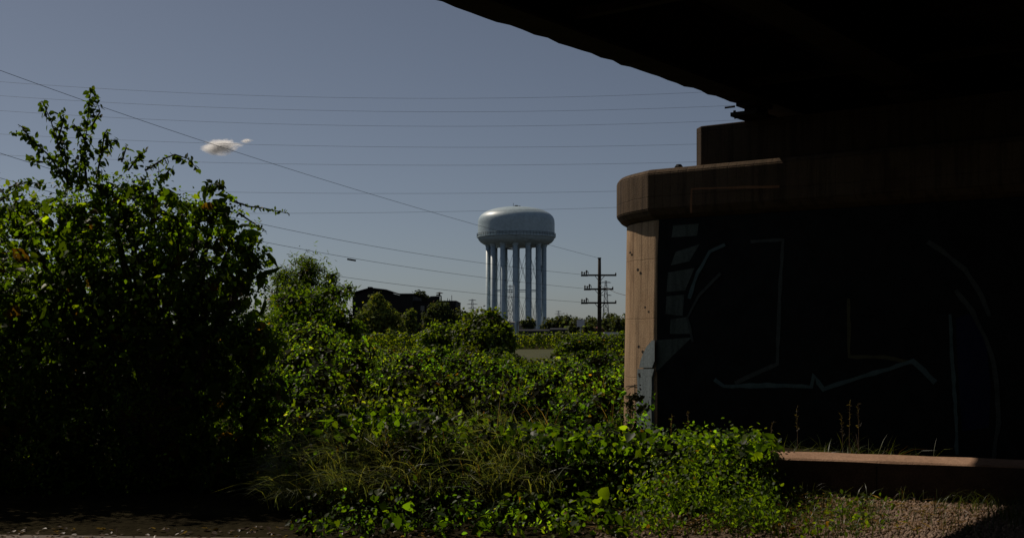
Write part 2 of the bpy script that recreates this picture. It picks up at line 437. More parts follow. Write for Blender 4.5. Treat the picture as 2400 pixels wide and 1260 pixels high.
def patch(pts, name, mat, f=on_face, lift=.004):
    mbx = MB(); mbx.v = [f(px, py, lift) for px, py in pts]; mbx.f = [tuple(range(len(pts)))]
    return pbuild(mbx, name, mat)
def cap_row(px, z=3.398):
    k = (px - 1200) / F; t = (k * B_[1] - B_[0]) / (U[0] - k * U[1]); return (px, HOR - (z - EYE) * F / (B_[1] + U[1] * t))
patch([(1540, 760), (1541, 600), cap_row(1545), cap_row(1600), cap_row(1900), cap_row(2150), cap_row(2400), cap_row(2700),(2700,1140),(2200,1120),(1800,1060),(1541,1035)], 'wall_shade_sheet', M['wall_shade'], lift=.002)  # near-black sheet over the long face stands in for its shade
strip([(1760,566),(1835,563),(1831,640),(1826,740),(1822,852),(1770,875),(1722,897)], 9, 'graffiti_line', M['p_grey'])
strip([(1675,888),(1697,905),(1800,902),(1902,905),(1908,878),(1930,911),(2030,880),(2140,846),(2165,868),(2192,895)], 11, 'graffiti_line', M['p_teal'], lift=.009)
strip([(1989,700),(1990,780),(1990,835),(2070,836),(2140,850)], 8, 'graffiti_line', M['p_yellow'])
strip([(2175,566),(2225,600),(2262,632),(2300,690),(2320,740)], 10, 'graffiti_line', M['p_grey'])
strip([(2240,680),(2280,730),(2310,790),(2330,850),(2338,920),(2340,990),(2328,1080)], 11, 'graffiti_line', M['p_grey'], lift=.009)
strip([(2226,735),(2233,850),(2241,980),(2243,1065)], 9, 'graffiti_line', M['p_teal'])
patch([(2240,745),(2290,730),(2312,800),(2322,900),(2318,1000),(2255,1010),(2246,880)], 'graffiti_fill', M['p_blue'])
strip([(1700,572),(1665,590),(1636,640),(1615,700)], 9, 'graffiti_line', M['p_teal'], lift=.012)
strip([(1690,640),(1640,690),(1612,745),(1625,800)], 6, 'graffiti_line', M['p_grey'], lift=.012)
strip([(1633,500),(1635,446),(1740,442),(1840,440)], 5, 'graffiti_line', M['p_rust'], f=lambda x, y, l=.006: on_face(x, y, .19, 1))
for pts in ([(1578,528),(1638,524),(1634,552),(1574,556)], [(1584,590),(1640,572),(1616,612),(1572,622)], [(1566,638),(1628,628),(1606,680),(1562,684)],
            [(1562,694),(1604,690),(1600,740),(1560,735)], [(1572,748),(1612,742),(1618,782),(1570,782)], [(1538,797),(1622,790),(1575,835),(1538,872)]):
    patch(pts, 'graffiti_block', M['p_slate_shade'])
def nose_patch(rows, name, mat, lift):
    """painted area on the rounded nose: rows of (picture row, left edge, right edge)"""
    mbx = MB(); nc = 7
    for py, xa, xb in rows: mbx.v += [on_chamfer(xa + (xb - xa) * i / (nc - 1), py, lift) for i in range(nc)]
    mbx.f = [(j*nc+i, j*nc+i+1, (j+1)*nc+i+1, (j+1)*nc+i) for j in range(len(rows)-1) for i in range(nc-1)]
    return pbuild(mbx, name, mat)
nose_patch([(797, 1528, 1534), (812, 1515, 1534), (828, 1507, 1534), (845, 1501, 1534), (861, 1498, 1534)], 'graffiti_block', M['p_slate'], .012)
nose_patch([(864, 1494, 1533), (885, 1493, 1534), (910, 1494, 1534), (940, 1491, 1533), (970, 1492, 1534), (1005, 1491, 1534), (1030, 1491, 1533)], 'graffiti_block', M['p_slate'], .012)
patch([(1495,874),(1534,871),(1534,880),(1497,883)], 'graffiti_mark', M['hole'], on_chamfer, .02)
patch([(1497,950),(1522,956),(1510,968),(1496,962)], 'graffiti_mark', M['hole'], on_chamfer, .02)
for px, py, r in ((1495,632,4), (1497,812,4), (1477,592,3), (1512,720,3), (1500,910,2.5)):
    patch([(px + r*math.cos(a)*.8, py + r*math.sin(a)) for a in np.linspace(0, 2*PI, 9)[:-1]], 'tie_hole', M['hole'], on_chamfer, .018)
for pts in ([(1469,950),(1473,985),(1470,1000)], [(1481,930),(1484,960),(1479,1000)], [(1488,900),(1490,945),(1488,985)], [(1466,905),(1500,902),(1534,905)]):
    strip(pts, 2.2, 'crack', M['hole'], on_chamfer, .016)
st = MB().lathe([(0.0, 0), (.06, .0), (.07, .04), (.04, .08), (0, .085)], seg=7).build('stone', M['black'])
p = on_face(1582, 383, -.12); st.location = (p[0], p[1], 4.168)
tag(st, 'small dark lump of rubble lying on the edge of the pier cap', 'stone')

# ------------------------------------------------------------------ the bridge overhead
P0 = np.array([3.36, 17.2]); RT = np.array([.7985, -.602])      # a point of the outer edge, direction to the right side
bridge = empty('bridge', (P0[0], P0[1], 5)); tag(bridge, 'black underside of the rusty girder bridge crossing overhead', 'bridge')
bof = Vector((-P0[0], -P0[1], -5))
def bp(s, w, z): q = P0 + D * s + RT * w; return (q[0], q[1], z)
def slab(mbx, s0, s1, w0, w1, z0, z1):
    return mbx.quadbox([bp(s0,w0,z0), bp(s0,w1,z0), bp(s1,w1,z0), bp(s1,w0,z0)], [bp(s0,w0,z1), bp(s0,w1,z1), bp(s1,w1,z1), bp(s1,w0,z1)])
S0, S1 = -34, 26
def bb(mbx, name, mat, par=None):
    o = mbx.build(name, mat, par or bridge); 
    if par is None: o.location = bof
    return o
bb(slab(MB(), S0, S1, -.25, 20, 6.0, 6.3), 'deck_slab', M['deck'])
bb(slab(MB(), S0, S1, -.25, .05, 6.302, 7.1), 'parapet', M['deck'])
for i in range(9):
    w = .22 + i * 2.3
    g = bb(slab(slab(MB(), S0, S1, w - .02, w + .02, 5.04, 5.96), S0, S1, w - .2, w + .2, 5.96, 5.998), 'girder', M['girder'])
    # lower flange, its edge nicked and crusted with rust
    m2 = MB(); n = 260 if i == 0 else 2; q = []
    for j in range(n + 1):
        s = S0 + (S1 - S0) * j / n; e = (rnd.uniform(-.012, .018) if i == 0 else 0); zz = (rnd.uniform(-.014, .006) if i == 0 else 0)
        q.append([bp(s, w - .22 + e, 5.0 + zz), bp(s, w + .22, 5.0), bp(s, w + .22, 5.038), bp(s, w - .22 + e, 5.038)])
    m2.v = [v for r in q for v in r]
    for j in range(n):
        for k in range(4): m2.f.append((4*j + k, 4*j + (k+1) % 4, 4*j + 4 + (k+1) % 4, 4*j + 4 + k))
    fl = m2.build('flange', M['girder'], g)
    # web stiffeners
    if i < 4:
        for j in range(14):
            s = -17 + 1.5 * j
            slab(MB(), s, s + .03, w - .16, w - .021, 5.06, 5.95).build('stiffener', M['girder'], g)
    # bearing on the pier seat
    b3 = MB(); slab(b3, -.35, .35, w - .2, w + .2, 4.772, 4.83); slab(b3, -.08, .25, w - .11, w + .11, 4.832, 4.93); slab(b3, -.25, .3, w - .16, w + .16, 4.932, 4.998)
    b3.build('bearing', M['girder'], g)
for s in np.arange(S0 + 2, S1, 4.5):
    bb(slab(MB(), s, s + .12, .25, 18.6, 5.15, 5.25), 'cross_brace', M['girder'])
    bb(slab(MB(), s, s + .12, .25, 18.6, 5.75, 5.85), 'cross_brace', M['girder'])
bolt = MB(); bolt.tube([bp(-.1, -.02, 4.78), bp(-.12, -.03, 4.90)], .02, 6); bolt.tube([bp(-.25, -.12, 4.93), bp(-.2, .02, 4.94)], .015, 6)
bb(bolt, 'anchor_bolt', M['girder'])
# unseen abutment wall added behind the camera to keep skylight off the pier
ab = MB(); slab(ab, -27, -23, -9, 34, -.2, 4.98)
tag(ab.build('unseen_abutment', M['deck']), 'unseen dark abutment wall added behind the camera to block skylight', 'abutment')
# ------------------------------------------------------------------ concrete barrier beside the pier
bar = empty('concrete_barrier', (2.82, 12.15, 0), math.atan2(-.68, 1.84))
tag(bar, 'low brown concrete barrier half covered by vines in front of the pier', 'barrier')
m2 = MB(); n = 30; sec = [(0, 0), (0, .42), (-.03, .432), (-.26, .392), (-.285, .372), (-.285, 0)]
x0, x1 = -3.4, 7.0
for i in range(n + 1):
    x = x0 + (x1 - x0) * i / n
    for (yy, zz) in sec: m2.v.append((x, yy + (rnd.uniform(-.004, .004) if zz else 0), zz + (rnd.uniform(-.004, .004) if zz else -.05)))
for i in range(n):
    for k in range(6):
        a = i*6 + k; b = i*6 + (k+1) % 6; m2.f.append((a, a + 6, b + 6, b))
m2.f.append((5,4,3,2,1,0)); m2.f.append(tuple(n*6 + k for k in range(6)))
bo = m2.build('barrier_body', M['beam'], bar); bo.data.materials.append(M['barrier_shade'])
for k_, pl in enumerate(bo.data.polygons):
    if abs(pl.normal.y) > .9 and pl.center.y < -.2: pl.material_index = 1  # front face coloured dark in place of shade
for x in (-1.6, .95, 3.4, 5.8): MB().box(x - .006, x + .006, -.292, .003, .0, .34).build('joint', M['hole'], bar)

# ------------------------------------------------------------------ water tower
TY = 360.0; TX = (1210 - 1200) / F * TY; gz = -2.0
tw = empty('water_tower', (TX, TY, gz)); tag(tw, 'pale blue many legged water tower with a wide flat domed tank', 'water tower')
def zt(py): return EYE + (HOR - py) / F * TY - gz
R_ = 90 / F * TY
prof = []
ztop, zsh, zw = zt(485), zt(524), zt(550)
for i in range(15):
    a = PI / 2 * i / 14; prof.append((R_ * math.sin(a) ** .92 if i else .01, zsh + (ztop - zsh) * (math.cos(a) ** .78 if i < 14 else 0)))
prof += [(R_, zw), (R_, zt(556))]
MB().lathe(prof, seg=72).build('tank', M['tower'], tw, True)
MB().lathe([(R_ + .02, zt(556)), (R_ * .985, zt(562)), (R_ * .93, zt(568)), (R_ * .84, zt(573)), (R_ * .66, zt(577.5)), (R_ * .3, zt(580)), (.01, zt(580.5))], seg=72).build('tank_bottom', M['tower'], tw, True)
rr = 92.3 / F * TY
MB().lathe([(R_ + .03, zt(558)), (rr, zt(557)), (rr, zt(555.5)), (R_ + .03, zt(555.5))], seg=72).build('balcony', M['tower'], tw)
m2 = MB()
for k in range(72):
    a = 2 * PI * k / 72; m2.tube([(rr*math.cos(a), rr*math.sin(a), zt(556)), (rr*math.cos(a), rr*math.sin(a), zt(547.5))], .05, 4)
for zz in (zt(548), zt(551.5)):
    m2.tube([(rr*math.cos(2*PI*k/72), rr*math.sin(2*PI*k/72), zz) for k in range(73)], .05, 4, False)
m2.build('railing', M['rod'], tw)
RL = 66.5 / F * TY; NL = 14; ph = math.radians(-2.2)
legp = []
for k in range(NL):
    a = -PI / 2 + ph + 2 * PI * k / NL; x, y = RL * math.cos(a), RL * math.sin(a); legp.append((x, y))
    lg = MB().tube([(x, y, 0), (x, y, .8), (x, y, zt(569))], [1.15, .78, .78], 14).build('leg', M['tower'], tw, True)
    MB().lathe([(.78, zt(580)), (.98, zt(575)), (1.25, zt(570)), (1.3, zt(566))], c=(x, y), seg=14).build('leg_collar', M['tower'], lg, True)
m2 = MB()
for k in range(NL):
    a, b = legp[k], legp[(k + 1) % NL]
    zz = zt(681)
    m2.tube([(*a, zz), (*b, zz)], .13, 6)
m2.build('strut_ring', M['tower'], tw)
m2 = MB()
for k in range(NL):
    a, b = legp[k], legp[(k + 1) % NL]
    for z0, z1 in ((2, zt(681)), (zt(681), zt(580))):
        m2.tube([(*a, z0), (*b, z1)], .05, 4); m2.tube([(*b, z0), (*a, z1)], .05, 4)
m2.build('brace_rods', M['rod'], tw)
MB().tube([(0, 0, 0), (0, 0, zt(579))], .7, 10).build('riser_pipe', M['tower'], tw)
m2 = MB(); m2.tube([(0, 0, ztop - .1), (0, 0, ztop + .5)], .55, 10); m2.tube([(1.0, 0, ztop - .3), (1.0, 0, ztop + .35)], .35, 8)
m2.build('roof_vent', M['dark'], tw)
MB().tube([(-.9, 0, ztop - .1), (-.9, 0, ztop + 1.2)], .07, 5).build('antenna', M['dark'], tw)
MB().tube([(-4.4, -7.5, zt(585)), (0, -5.5, zt(588))], .22, 6).build('drain_pipe', M['dark'], tw)

# small buildings at the tower's foot
def shed(px0, px1, pyt, Y, mat, label, name='utility_shed', cat='shed', roof=.25, ov=.3):
    g = -2.0; a = W(px0, pyt, Y); b = W(px1, pyt, Y); w = b.x - a.x; h = a.z - g
    e = empty(name, ((a.x + b.x) / 2, Y, g)); tag(e, label, cat)
    MB().box(-w/2, w/2, 0, w * .8, 0, h - roof).build('wall', mat, e)
    MB().quadbox([(-w/2-ov,-ov,h-roof+.002),(w/2+ov,-ov,h-roof+.002),(w/2+ov,w*.8+ov,h-roof+.002),(-w/2-ov,w*.8+ov,h-roof+.002)],
                 [(-w/2-ov,-ov,h-roof+.1),(w/2+ov,-ov,h-roof+.1),(w/2,w*.8,h),(-w/2,w*.8,h)]).build('roof', M['pale'], e)
    MB().box(-w*.12, w*.05, -.06, -.002, 0, 2.1).build('door', M['dark'], e)
    MB().box(w*.2, w*.36, -.05, -.002, 1.2, 2.1).build('window', M['glass'], e)
    return e
shed(1188, 1206, 753, 345, M['pale'], 'pale shed at the far left foot of the water tower')
shed(1216, 1236, 751, 350, M['tan'], 'tan shed between the middle legs of the water tower')
shed(1238, 1256, 748, 340, M['pale'], 'taller grey shed by the right legs of the water tower')

# ------------------------------------------------------------------ factory silhouette
FY = 250.0; fa = W(820, 770, FY)
fac = empty('factory_building', (fa.x, FY, -2)); tag(fac, 'black corrugated factory hall with low gable roof and flat wing', 'factory')
def fx(px): return (px - 820) / F * FY
def fz(py): return EYE + (HOR - py) / F * FY + 2
d = 24
m2 = MB(); prof2 = [(826, 690), (868, 676), (906, 680), (932, 689), (968, 689)]
m2.v = [(fx(a), 0, fz(b) - .25) for a, b in prof2] + [(fx(968), 0, 0), (fx(826), 0, 0)]
k = len(m2.v); m2.v += [(x, d, z) for x, _, z in m2.v[:k]]
m2.f = [tuple(range(k))[::-1], tuple(range(k, 2*k))] + [(i, (i+1) % k, k + (i+1) % k, k + i) for i in range(k)]
m2.build('main_hall', M['black'], fac)
pr = [(820, 686.5), (868, 673.5), (906, 678), (932, 687.5), (970, 687.5)]
m2 = MB(); k = len(pr)
for yy in (-.6, d + .5):
    m2.v += [(fx(a), yy, fz(b)) for a, b in pr] + [(fx(a), yy, fz(b) - .22) for a, b in pr]
for i in range(k - 1):
    m2.f += [(i, i+1, 2*k+i+1, 2*k+i), (k+i+1, k+i, 3*k+i, 3*k+i+1), (i+1, i, k+i, k+i+1), (2*k+i, 2*k+i+1, 3*k+i+1, 3*k+i)]
m2.build('roof', M['black'], fac)
MB().box(fx(859), fx(868), 2, 5, fz(676), fz(671)).build('roof_vent', M['black'], fac)
MB().box(fx(968.2), fx(1068), 1.0, d, 0, fz(706)).build('wing', M['black'], fac)
MB().box(fx(968.5), fx(1069), .8, d + .2, fz(706) + .003, fz(704)).build('wing_roof', M['black'], fac)
m2 = MB(); m2.quadbox([(fx(994),4,fz(704)), (fx(1026),4,fz(704)), (fx(1026),7,fz(704)), (fx(994),7,fz(704))], [(fx(1006),4,fz(692.5)), (fx(1026),4,fz(692)), (fx(1026),7,fz(692)), (fx(1006),7,fz(692.5))])
m2.build('hopper', M['black'], fac)
m2 = MB(); m2.tube([(fx(1030.5), 5, fz(704)), (fx(1030.5), 5, fz(692)), (fx(1026), 5, fz(689)), (fx(1019), 5, fz(690))], .16, 6); m2.build('exhaust_pipe', M['black'], fac)
m2 = MB(); m2.tube([(fx(1026), 6, fz(692)), (fx(1026), 6, fz(685))], .18, 6); m2.lathe([(.9, fz(685.3)), (.55, fz(683.5)), (.05, fz(682))], c=(fx(1026), 6), seg=10); m2.build('chimney_cowl', M['black'], fac)
for px, top in ((1056, 690), (1046, 697), (1051, 699)):
    MB().tube([(fx(px), 5, fz(704)), (fx(px), 5, fz(top))], .06, 4).build('antenna', M['dark'], fac)
for px in (985, 1040):
    MB().box(fx(px), fx(px + 9), .94, .998, fz(728), fz(716)).build('window', M['glass'], fac)
MB().box(fx(1060), fx(1064), .94, .998, fz(712), fz(708.5)).build('wall_lamp_box', M['dark'], fac)

# ------------------------------------------------------------------ freight train and vehicles beyond the fence
def rail_car(px0, px1, pyt, Y, mat, label, kind='boxcar'):
    a = W(px0, pyt, Y); b = W(px1, pyt, Y); w = b.x - a.x; h = a.z + 2
    e = empty('rail_car', ((a.x + b.x) / 2, Y, -2)); tag(e, label, 'rail car', 'freight cars standing beyond the vine fence')
    MB().box(-w/2, w/2, 0, 3, 1.15, h - .3).build('car_body', mat, e)
    MB().quadbox([(-w/2,-.05,h-.298),(w/2,-.05,h-.298),(w/2,3.05,h-.298),(-w/2,3.05,h-.298)], [(-w/2,1.1,h),(w/2,1.1,h),(w/2,1.9,h),(-w/2,1.9,h)]).build('roof', mat, e)
    n = max(4, int(w / 1.4)); m = MB()
    for i in range(n + 1):
        x = -w/2 + w * i / n; m.box(x - .04, x + .04, -.07, -.002, 1.15, h - .31)
    m.build('rib_row', mat, e)
    MB().box(-w/2 + .4, w/2 - .4, .5, 2.5, .9, 1.148).build('underframe', M['dark'], e)
    for sx in (-1, 1):
        m = MB()
        for dx in (-.9, .9):
            for yy in (.45, 2.45):
                c = (sx * (w/2 - 2) + dx, yy); m.tube([(c[0], yy - .07, .45), (c[0], yy + .07, .45)], .45, 12)
        m.build('wheel_truck', M['dark'], e)
    return e
rail_car(1216, 1288, 771, 215, M['dark'], 'low black freight car just behind the tower legs')
rail_car(1290, 1366, 768, 215, M['dark'], 'low black freight car left of the utility pole')
rail_car(1369, 1432, 765, 212, M['red'], 'rust red boxcar behind the utility pole')
van = empty('parked_van', tuple(W(1447, 782, 130)[:2]) + (-.85,)); tag(van, 'white van whose roof shows over the vine fence by the pier', 'van')
MB().box(-1.5, 1.1, 0, 1.8, .45, 1.5).build('van_body', M['white'], van)
MB().quadbox([(-1.5,0,1.502),(.8,0,1.502),(.8,1.8,1.502),(-1.5,1.8,1.502)], [(-1.45,.12,2.15),(.35,.12,2.15),(.35,1.68,2.15),(-1.45,1.68,2.15)]).build('cab_roof', M['white'], van)
MB().box(1.102, 1.7, .05, 1.75, .45, 1.05).build('bonnet', M['white'], van)
MB().box(-.5, .45, -.01, .05, 1.55, 1.95).build('window', M['glass'], van)
for x in (-.95, 1.1):
    for y in (.1, 1.7): MB().tube([(x, y - .1, .33), (x, y + .1, .33)], .33, 12).build('wheel', M['dark'], van)
sg = empty('roadside_sign', tuple(W(1361, 756, 170)[:2]) + (-1.6,)); tag(sg, 'tiny pale sign board above the far trees left of the pole', 'sign')
MB().box(-.55, .55, 0, .06, 3.6, 4.6).build('sign_board', M['white'], sg)
MB().tube([(0, .1, 0), (0, .1, 3.9)], .08, 6).build('post', M['rod'], sg)

# ------------------------------------------------------------------ utility pole
PY = 90.0; pb = W(1405, 770, PY)
pole = empty('utility_pole', (pb.x, PY, 0)); tag(pole, 'dark wooden utility pole with three crossarms beside the pier', 'utility pole')
def pz(py): return EYE + (HOR - py) / F * PY
def pxx(px): return (px - 1405) / F * PY
MB().tube([(0, 0, -.3), (0, 0, pz(700)), (0, 0, pz(606))], [.17, .15, .115], 12).build('post', M['wood'], pole, True)
MB().tube([(0, 0, pz(606)), (0, 0, pz(603.5))], .14, 10).build('pole_cap', M['dark'], pole)
arm_ends = []
for (l, r, y) in ((1362, 1444, 645), (1369, 1437, 677.5), (1362, 1444, 709.5)):
    z = pz(y)
    MB().box(pxx(l), pxx(r), -.27, -.15, z - .065, z + .065).build('crossarm', M['wood'], pole)
    b = MB(); b.tube([(pxx(1394), -.29, z - .06), (0, -.2, z - .5)], .022, 4); b.tube([(pxx(1416), -.29, z - .06), (0, -.2, z - .5)], .022, 4)
    b.build('arm_brace', M['dark'], pole)
    for q, hh in ((l + 1.5, .2), (l + 7, .16), (l + 12, .3)):
        MB().lathe([(.03, z + .066), (.035, z + .1), (.08, z + .1 + hh*.2), (.045, z + .1 + hh*.35), (.085, z + .1 + hh*.5), (.05, z + .1 + hh*.7), (.06, z + .1 + hh*.9), (.01, z + .1 + hh)], c=(pxx(q), -.21), seg=10).build('insulator', M['dark'], pole)
    MB().tube([(pxx(l + 12), -.21, z + .36), (pxx(l + 15.5), -.21, z + .30), (pxx(l + 17), -.21, z + .1)], .025, 5).build('jumper_wire', M['dark'], pole)
    MB().box(pxx(l - 1), pxx(l + 15), -.285, -.272, z - .09, z + .02).build('arm_clamp', M['dark'], pole)
    MB().lathe([(.03, z + .066), (.07, z + .1), (.02, z + .2)], c=(pxx(r - 1.5), -.21), seg=8).build('insulator', M['dark'], pole)
    arm_ends.append(z)

# ------------------------------------------------------------------ lattice pylons far away
def pylon(px, pyt, Y, wpx, label, r=.12):
    c = W(px, pyt, Y); h = c.z + 2; w = wpx / F * Y
    e = empty('lattice_pylon', (c.x, Y, -2)); tag(e, label, 'pylon', 'lattice pylons on the horizon')
    m = MB(); n = 9
    def hw(t): return w * (.5 - .42 * t ** .8)
    for sx in (-1, 1):
        for sy in (-1, 1): m.tube([(sx*hw(t), sy*hw(t), h*t) for t in np.linspace(0, 1, n)], r, 4)
    m.build('corner_posts', M['pylon'], e)
    m = MB()
    for i in range(n - 1):
        t0, t1 = i/(n-1), (i+1)/(n-1)
        for sy in (-1, 1):
            m.tube([(-hw(t0), sy*hw(t0), h*t0), (hw(t1), sy*hw(t1), h*t1)], r*.55, 4); m.tube([(hw(t0), sy*hw(t0), h*t0), (-hw(t1), sy*hw(t1), h*t1)], r*.55, 4)
            m.tube([(-hw(t1), sy*hw(t1), h*t1), (hw(t1), sy*hw(t1), h*t1)], r*.55, 4)
    m.build('lattice', M['pylon'], e)
    for t, a in ((.97, .55), (.86, .75), (.75, .6)):
        m = MB(); m.tube([(-w*a, 0, h*t), (0, 0, h*t + .5), (w*a, 0, h*t)], r*.8, 4); m.tube([(-w*a, 0, h*t), (w*a, 0, h*t)], r*.8, 4); m.build('pylon_arm', M['pylon'], e)
pylon(1420, 658, 420, 22, 'lattice pylon right behind the utility pole', .10)
pylon(1107, 701, 700, 17, 'small lattice pylon left of the water tower', .13)
pylon(1196, 668, 560, 22, 'lattice pylon seen between the water tower legs', .11)
pylon(1309, 728, 1100, 12, 'tiny lattice pylon over the trees right of the tower', .15)

# ------------------------------------------------------------------ wires
def smooth_pts(pts, Y0, Y1, n=26):
    """quadratic through three picture points laid into depth"""
    (xa, ya), (xb, yb), (xc, yc) = pts
    out = []
    for i in range(n + 1):
        x = xa + (xc - xa) * i / n
        y = ya*(x-xb)*(x-xc)/((xa-xb)*(xa-xc)) + yb*(x-xa)*(x-xc)/((xb-xa)*(xb-xc)) + yc*(x-xa)*(x-xb)/((xc-xa)*(xc-xb))
        t = (x - xa) / (xc - xa); iv = (1 - t) / Y0 + t / Y1
        out.append(W(x, y, 1 / iv))
    return out
far = [('topmost', [(-700,120),(800,229),(2300,170)]), ('second', [(-700,158),(800,260),(2300,210)]), ('third', [(-700,195),(800,294),(2300,246)]),
       ('fourth', [(-700,262),(800,343),(2300,308)]), ('fifth', [(-700,320),(800,386),(2300,352)]), ('sixth', [(-700,400),(800,453),(2300,416)]), ('lowest', [(-700,470),(800,499),(2300,445)])]
for nm, pts in far:
    o = MB().tube(smooth_pts(pts, 230, 230, 40), .022, 4, False).build('power_line', M['wire'])
    tag(o, nm + ' of the seven thin power lines sagging across the sky', 'power line', 'thin far power lines across the sky')
o = MB().tube(smooth_pts([(-300,52),(510,342),(1405,605)], 40, PY, 40), .010, 4, False).build('overhead_wire', M['wire'])
tag(o, 'steep overhead wire running down to the very top of the utility pole', 'wire', 'wires strung to the utility pole')
for nm, pts in (('top', [(-300,255),(600,522),(1364,643)]), ('middle', [(-300,325),(635,570),(1371,676)]), ('bottom', [(-300,410),(650,625),(1364,708)])):
    o = MB().tube(smooth_pts(pts, 42, PY, 40), .010, 4, False).build('overhead_wire', M['wire'])
    tag(o, 'overhead wire ending at the left end of the %s crossarm' % nm, 'wire', 'wires strung to the utility pole')
    if nm == 'middle':
        sl = MB().tube([W(815, 607.2, 62.2), W(833, 610.3, 62.9)], .05, 6).build('wire_splice', M['dark'], o)
o = MB().tube([W(1405, 668, PY), W(1445, 686, 84), W(1475, 694, 80), W(1700, 740, 60)], .02, 4, False).build('overhead_wire', M['wire'])
tag(o, 'short wire sagging from the utility pole to behind the pier', 'wire', 'wires strung to the utility pole')

# ------------------------------------------------------------------ cloud
def cloud(name, c, r, seed, label):
    import bmesh
    bm = bmesh.new(); bmesh.ops.create_icosphere(bm, subdivisions=4, radius=1)
    r3 = random.Random(seed); lob = [(Vector((r3.uniform(-1,1), r3.uniform(-1,1), r3.uniform(-.4,1))).normalized(), r3.uniform(.1,.4)) for _ in range(14)]
    for v in bm.verts:
        q = v.co.normalized(); f = .8 + sum(a * max(0, q.dot(l)) ** 9 for l, a in lob); v.co = Vector((q.x*r[0]*f, q.y*r[1]*f, q.z*r[2]*f))
    me = bpy.data.meshes.new(name); bm.to_mesh(me); bm.free()
    m = bpy.data.materials.new(name); m.use_nodes = True; nt = m.node_tree; nt.nodes.remove(nt.nodes['Principled BSDF'])
    pv = nt.nodes.new('ShaderNodeVolumePrincipled'); pv.inputs['Color'].default_value = (1, 1, 1, 1); pv.inputs['Anisotropy'].default_value = .6
    tc = nt.nodes.new('ShaderNodeTexCoord'); mp = nt.nodes.new('ShaderNodeMapping'); mp.inputs['Scale'].default_value = (1/r[0], 1/r[1], 1/r[2])
    nt.links.new(tc.outputs['Object'], mp.inputs[0]); ln = nt.nodes.new('ShaderNodeVectorMath'); ln.operation = 'LENGTH'; nt.links.new(mp.outputs[0], ln.inputs[0])
    nz = nt.nodes.new('ShaderNodeTexNoise'); nz.inputs['Scale'].default_value = 1.8; nz.inputs['Detail'].default_value = 5; nt.links.new(mp.outputs[0], nz.inputs['Vector'])
    a = nt.nodes.new('ShaderNodeMath'); a.operation = 'MULTIPLY_ADD'; nt.links.new(nz.outputs[0], a.inputs[0]); a.inputs[1].default_value = 1.5; a.inputs[2].default_value = -.14
    b = nt.nodes.new('ShaderNodeMath'); b.operation = 'SUBTRACT'; nt.links.new(a.outputs[0], b.inputs[0]); nt.links.new(ln.outputs['Value'], b.inputs[1])
    mr = nt.nodes.new('ShaderNodeMapRange'); nt.links.new(b.outputs[0], mr.inputs[0]); mr.inputs[1].default_value = 0; mr.inputs[2].default_value = .9; mr.inputs[3].default_value = 0; mr.inputs[4].default_value = .9
    nt.links.new(mr.outputs[0], pv.inputs['Density']); nt.links.new(pv.outputs[0], nt.nodes['Material Output'].inputs['Volume'])
    me.materials.append(m); o = link_mesh(name, me); o.location = c
    return tag(o, label, 'cloud')
cloud('cloud', W(514, 343, 1500), (36, 26, 15), 3, 'small bright white cloud above the bushes')
cloud('cloud', W(577, 330, 1500), (11, 9, 4.5), 5, 'wisp of cloud just right of the small white cloud')

# ------------------------------------------------------------------ vegetation
def bl(px, py, rpx, Y, ry=None, rz=1.0):
    c = W(px, py, Y); r = rpx / F * Y
    return (c.x, c.y, c.z, r, ry if ry else r, r * rz)
def limbs(root_xy, targets, r0, mat, parent, name='trunk'):
    m = MB(); x, y = root_xy
    for i, t in enumerate(targets):
        t = Vector(t); b = Vector((x, y, -.1)); mid = b.lerp(t, .45) + Vector((rnd.uniform(-.1,.1), rnd.uniform(-.1,.1), .12 * t.z))
        m.tube([b, b.lerp(mid, .5) + Vector((0,0,.05)), mid, mid.lerp(t, .6), t], [r0, r0*.8, r0*.55, r0*.35, r0*.12], 6)
    return m.build(name, mat, parent, True)
def tree(name, label, cat, blobs, size, dens, base, T=T_OVAL, mat='leaf', sub=5, frac=.45, yel=.25, brown=.01, r0=.06, group=None, seed=1, inner=.3, cf=.68, jit=.6, droop=.5, bigfrac=1.0, fuzz=.14):
    g0 = ground_z(0, blobs[0][1]); cx = sum(b[0] for b in blobs)/len(blobs); cy = sum(b[1] for b in blobs)/len(blobs)
    e = empty(name, (cx, cy, g0)); tag(e, label, cat, group)
    allb = [b for b in blobs] + subclumps(blobs, sub, frac, seed)
    P, N = shell(allb, dens, inner, zmin=g0 + .03, fuzz=fuzz); P = P - np.array([cx, cy, g0])
    N = unit(N + np.array([0, 0, .5]))
    leaves('foliage', P, N, size, T, M[mat], leaf_cols(len(P), base, yel, brown), e, droop, jit)
    core('light_block_leaves', blobs, e, (cx, cy, g0), cf, zmin=g0 + .02)
    limbs((0, 0), [(b[0]-cx, b[1]-cy, b[2]-g0) for b in blobs[:7]], r0, M['bark'], e)
    return e

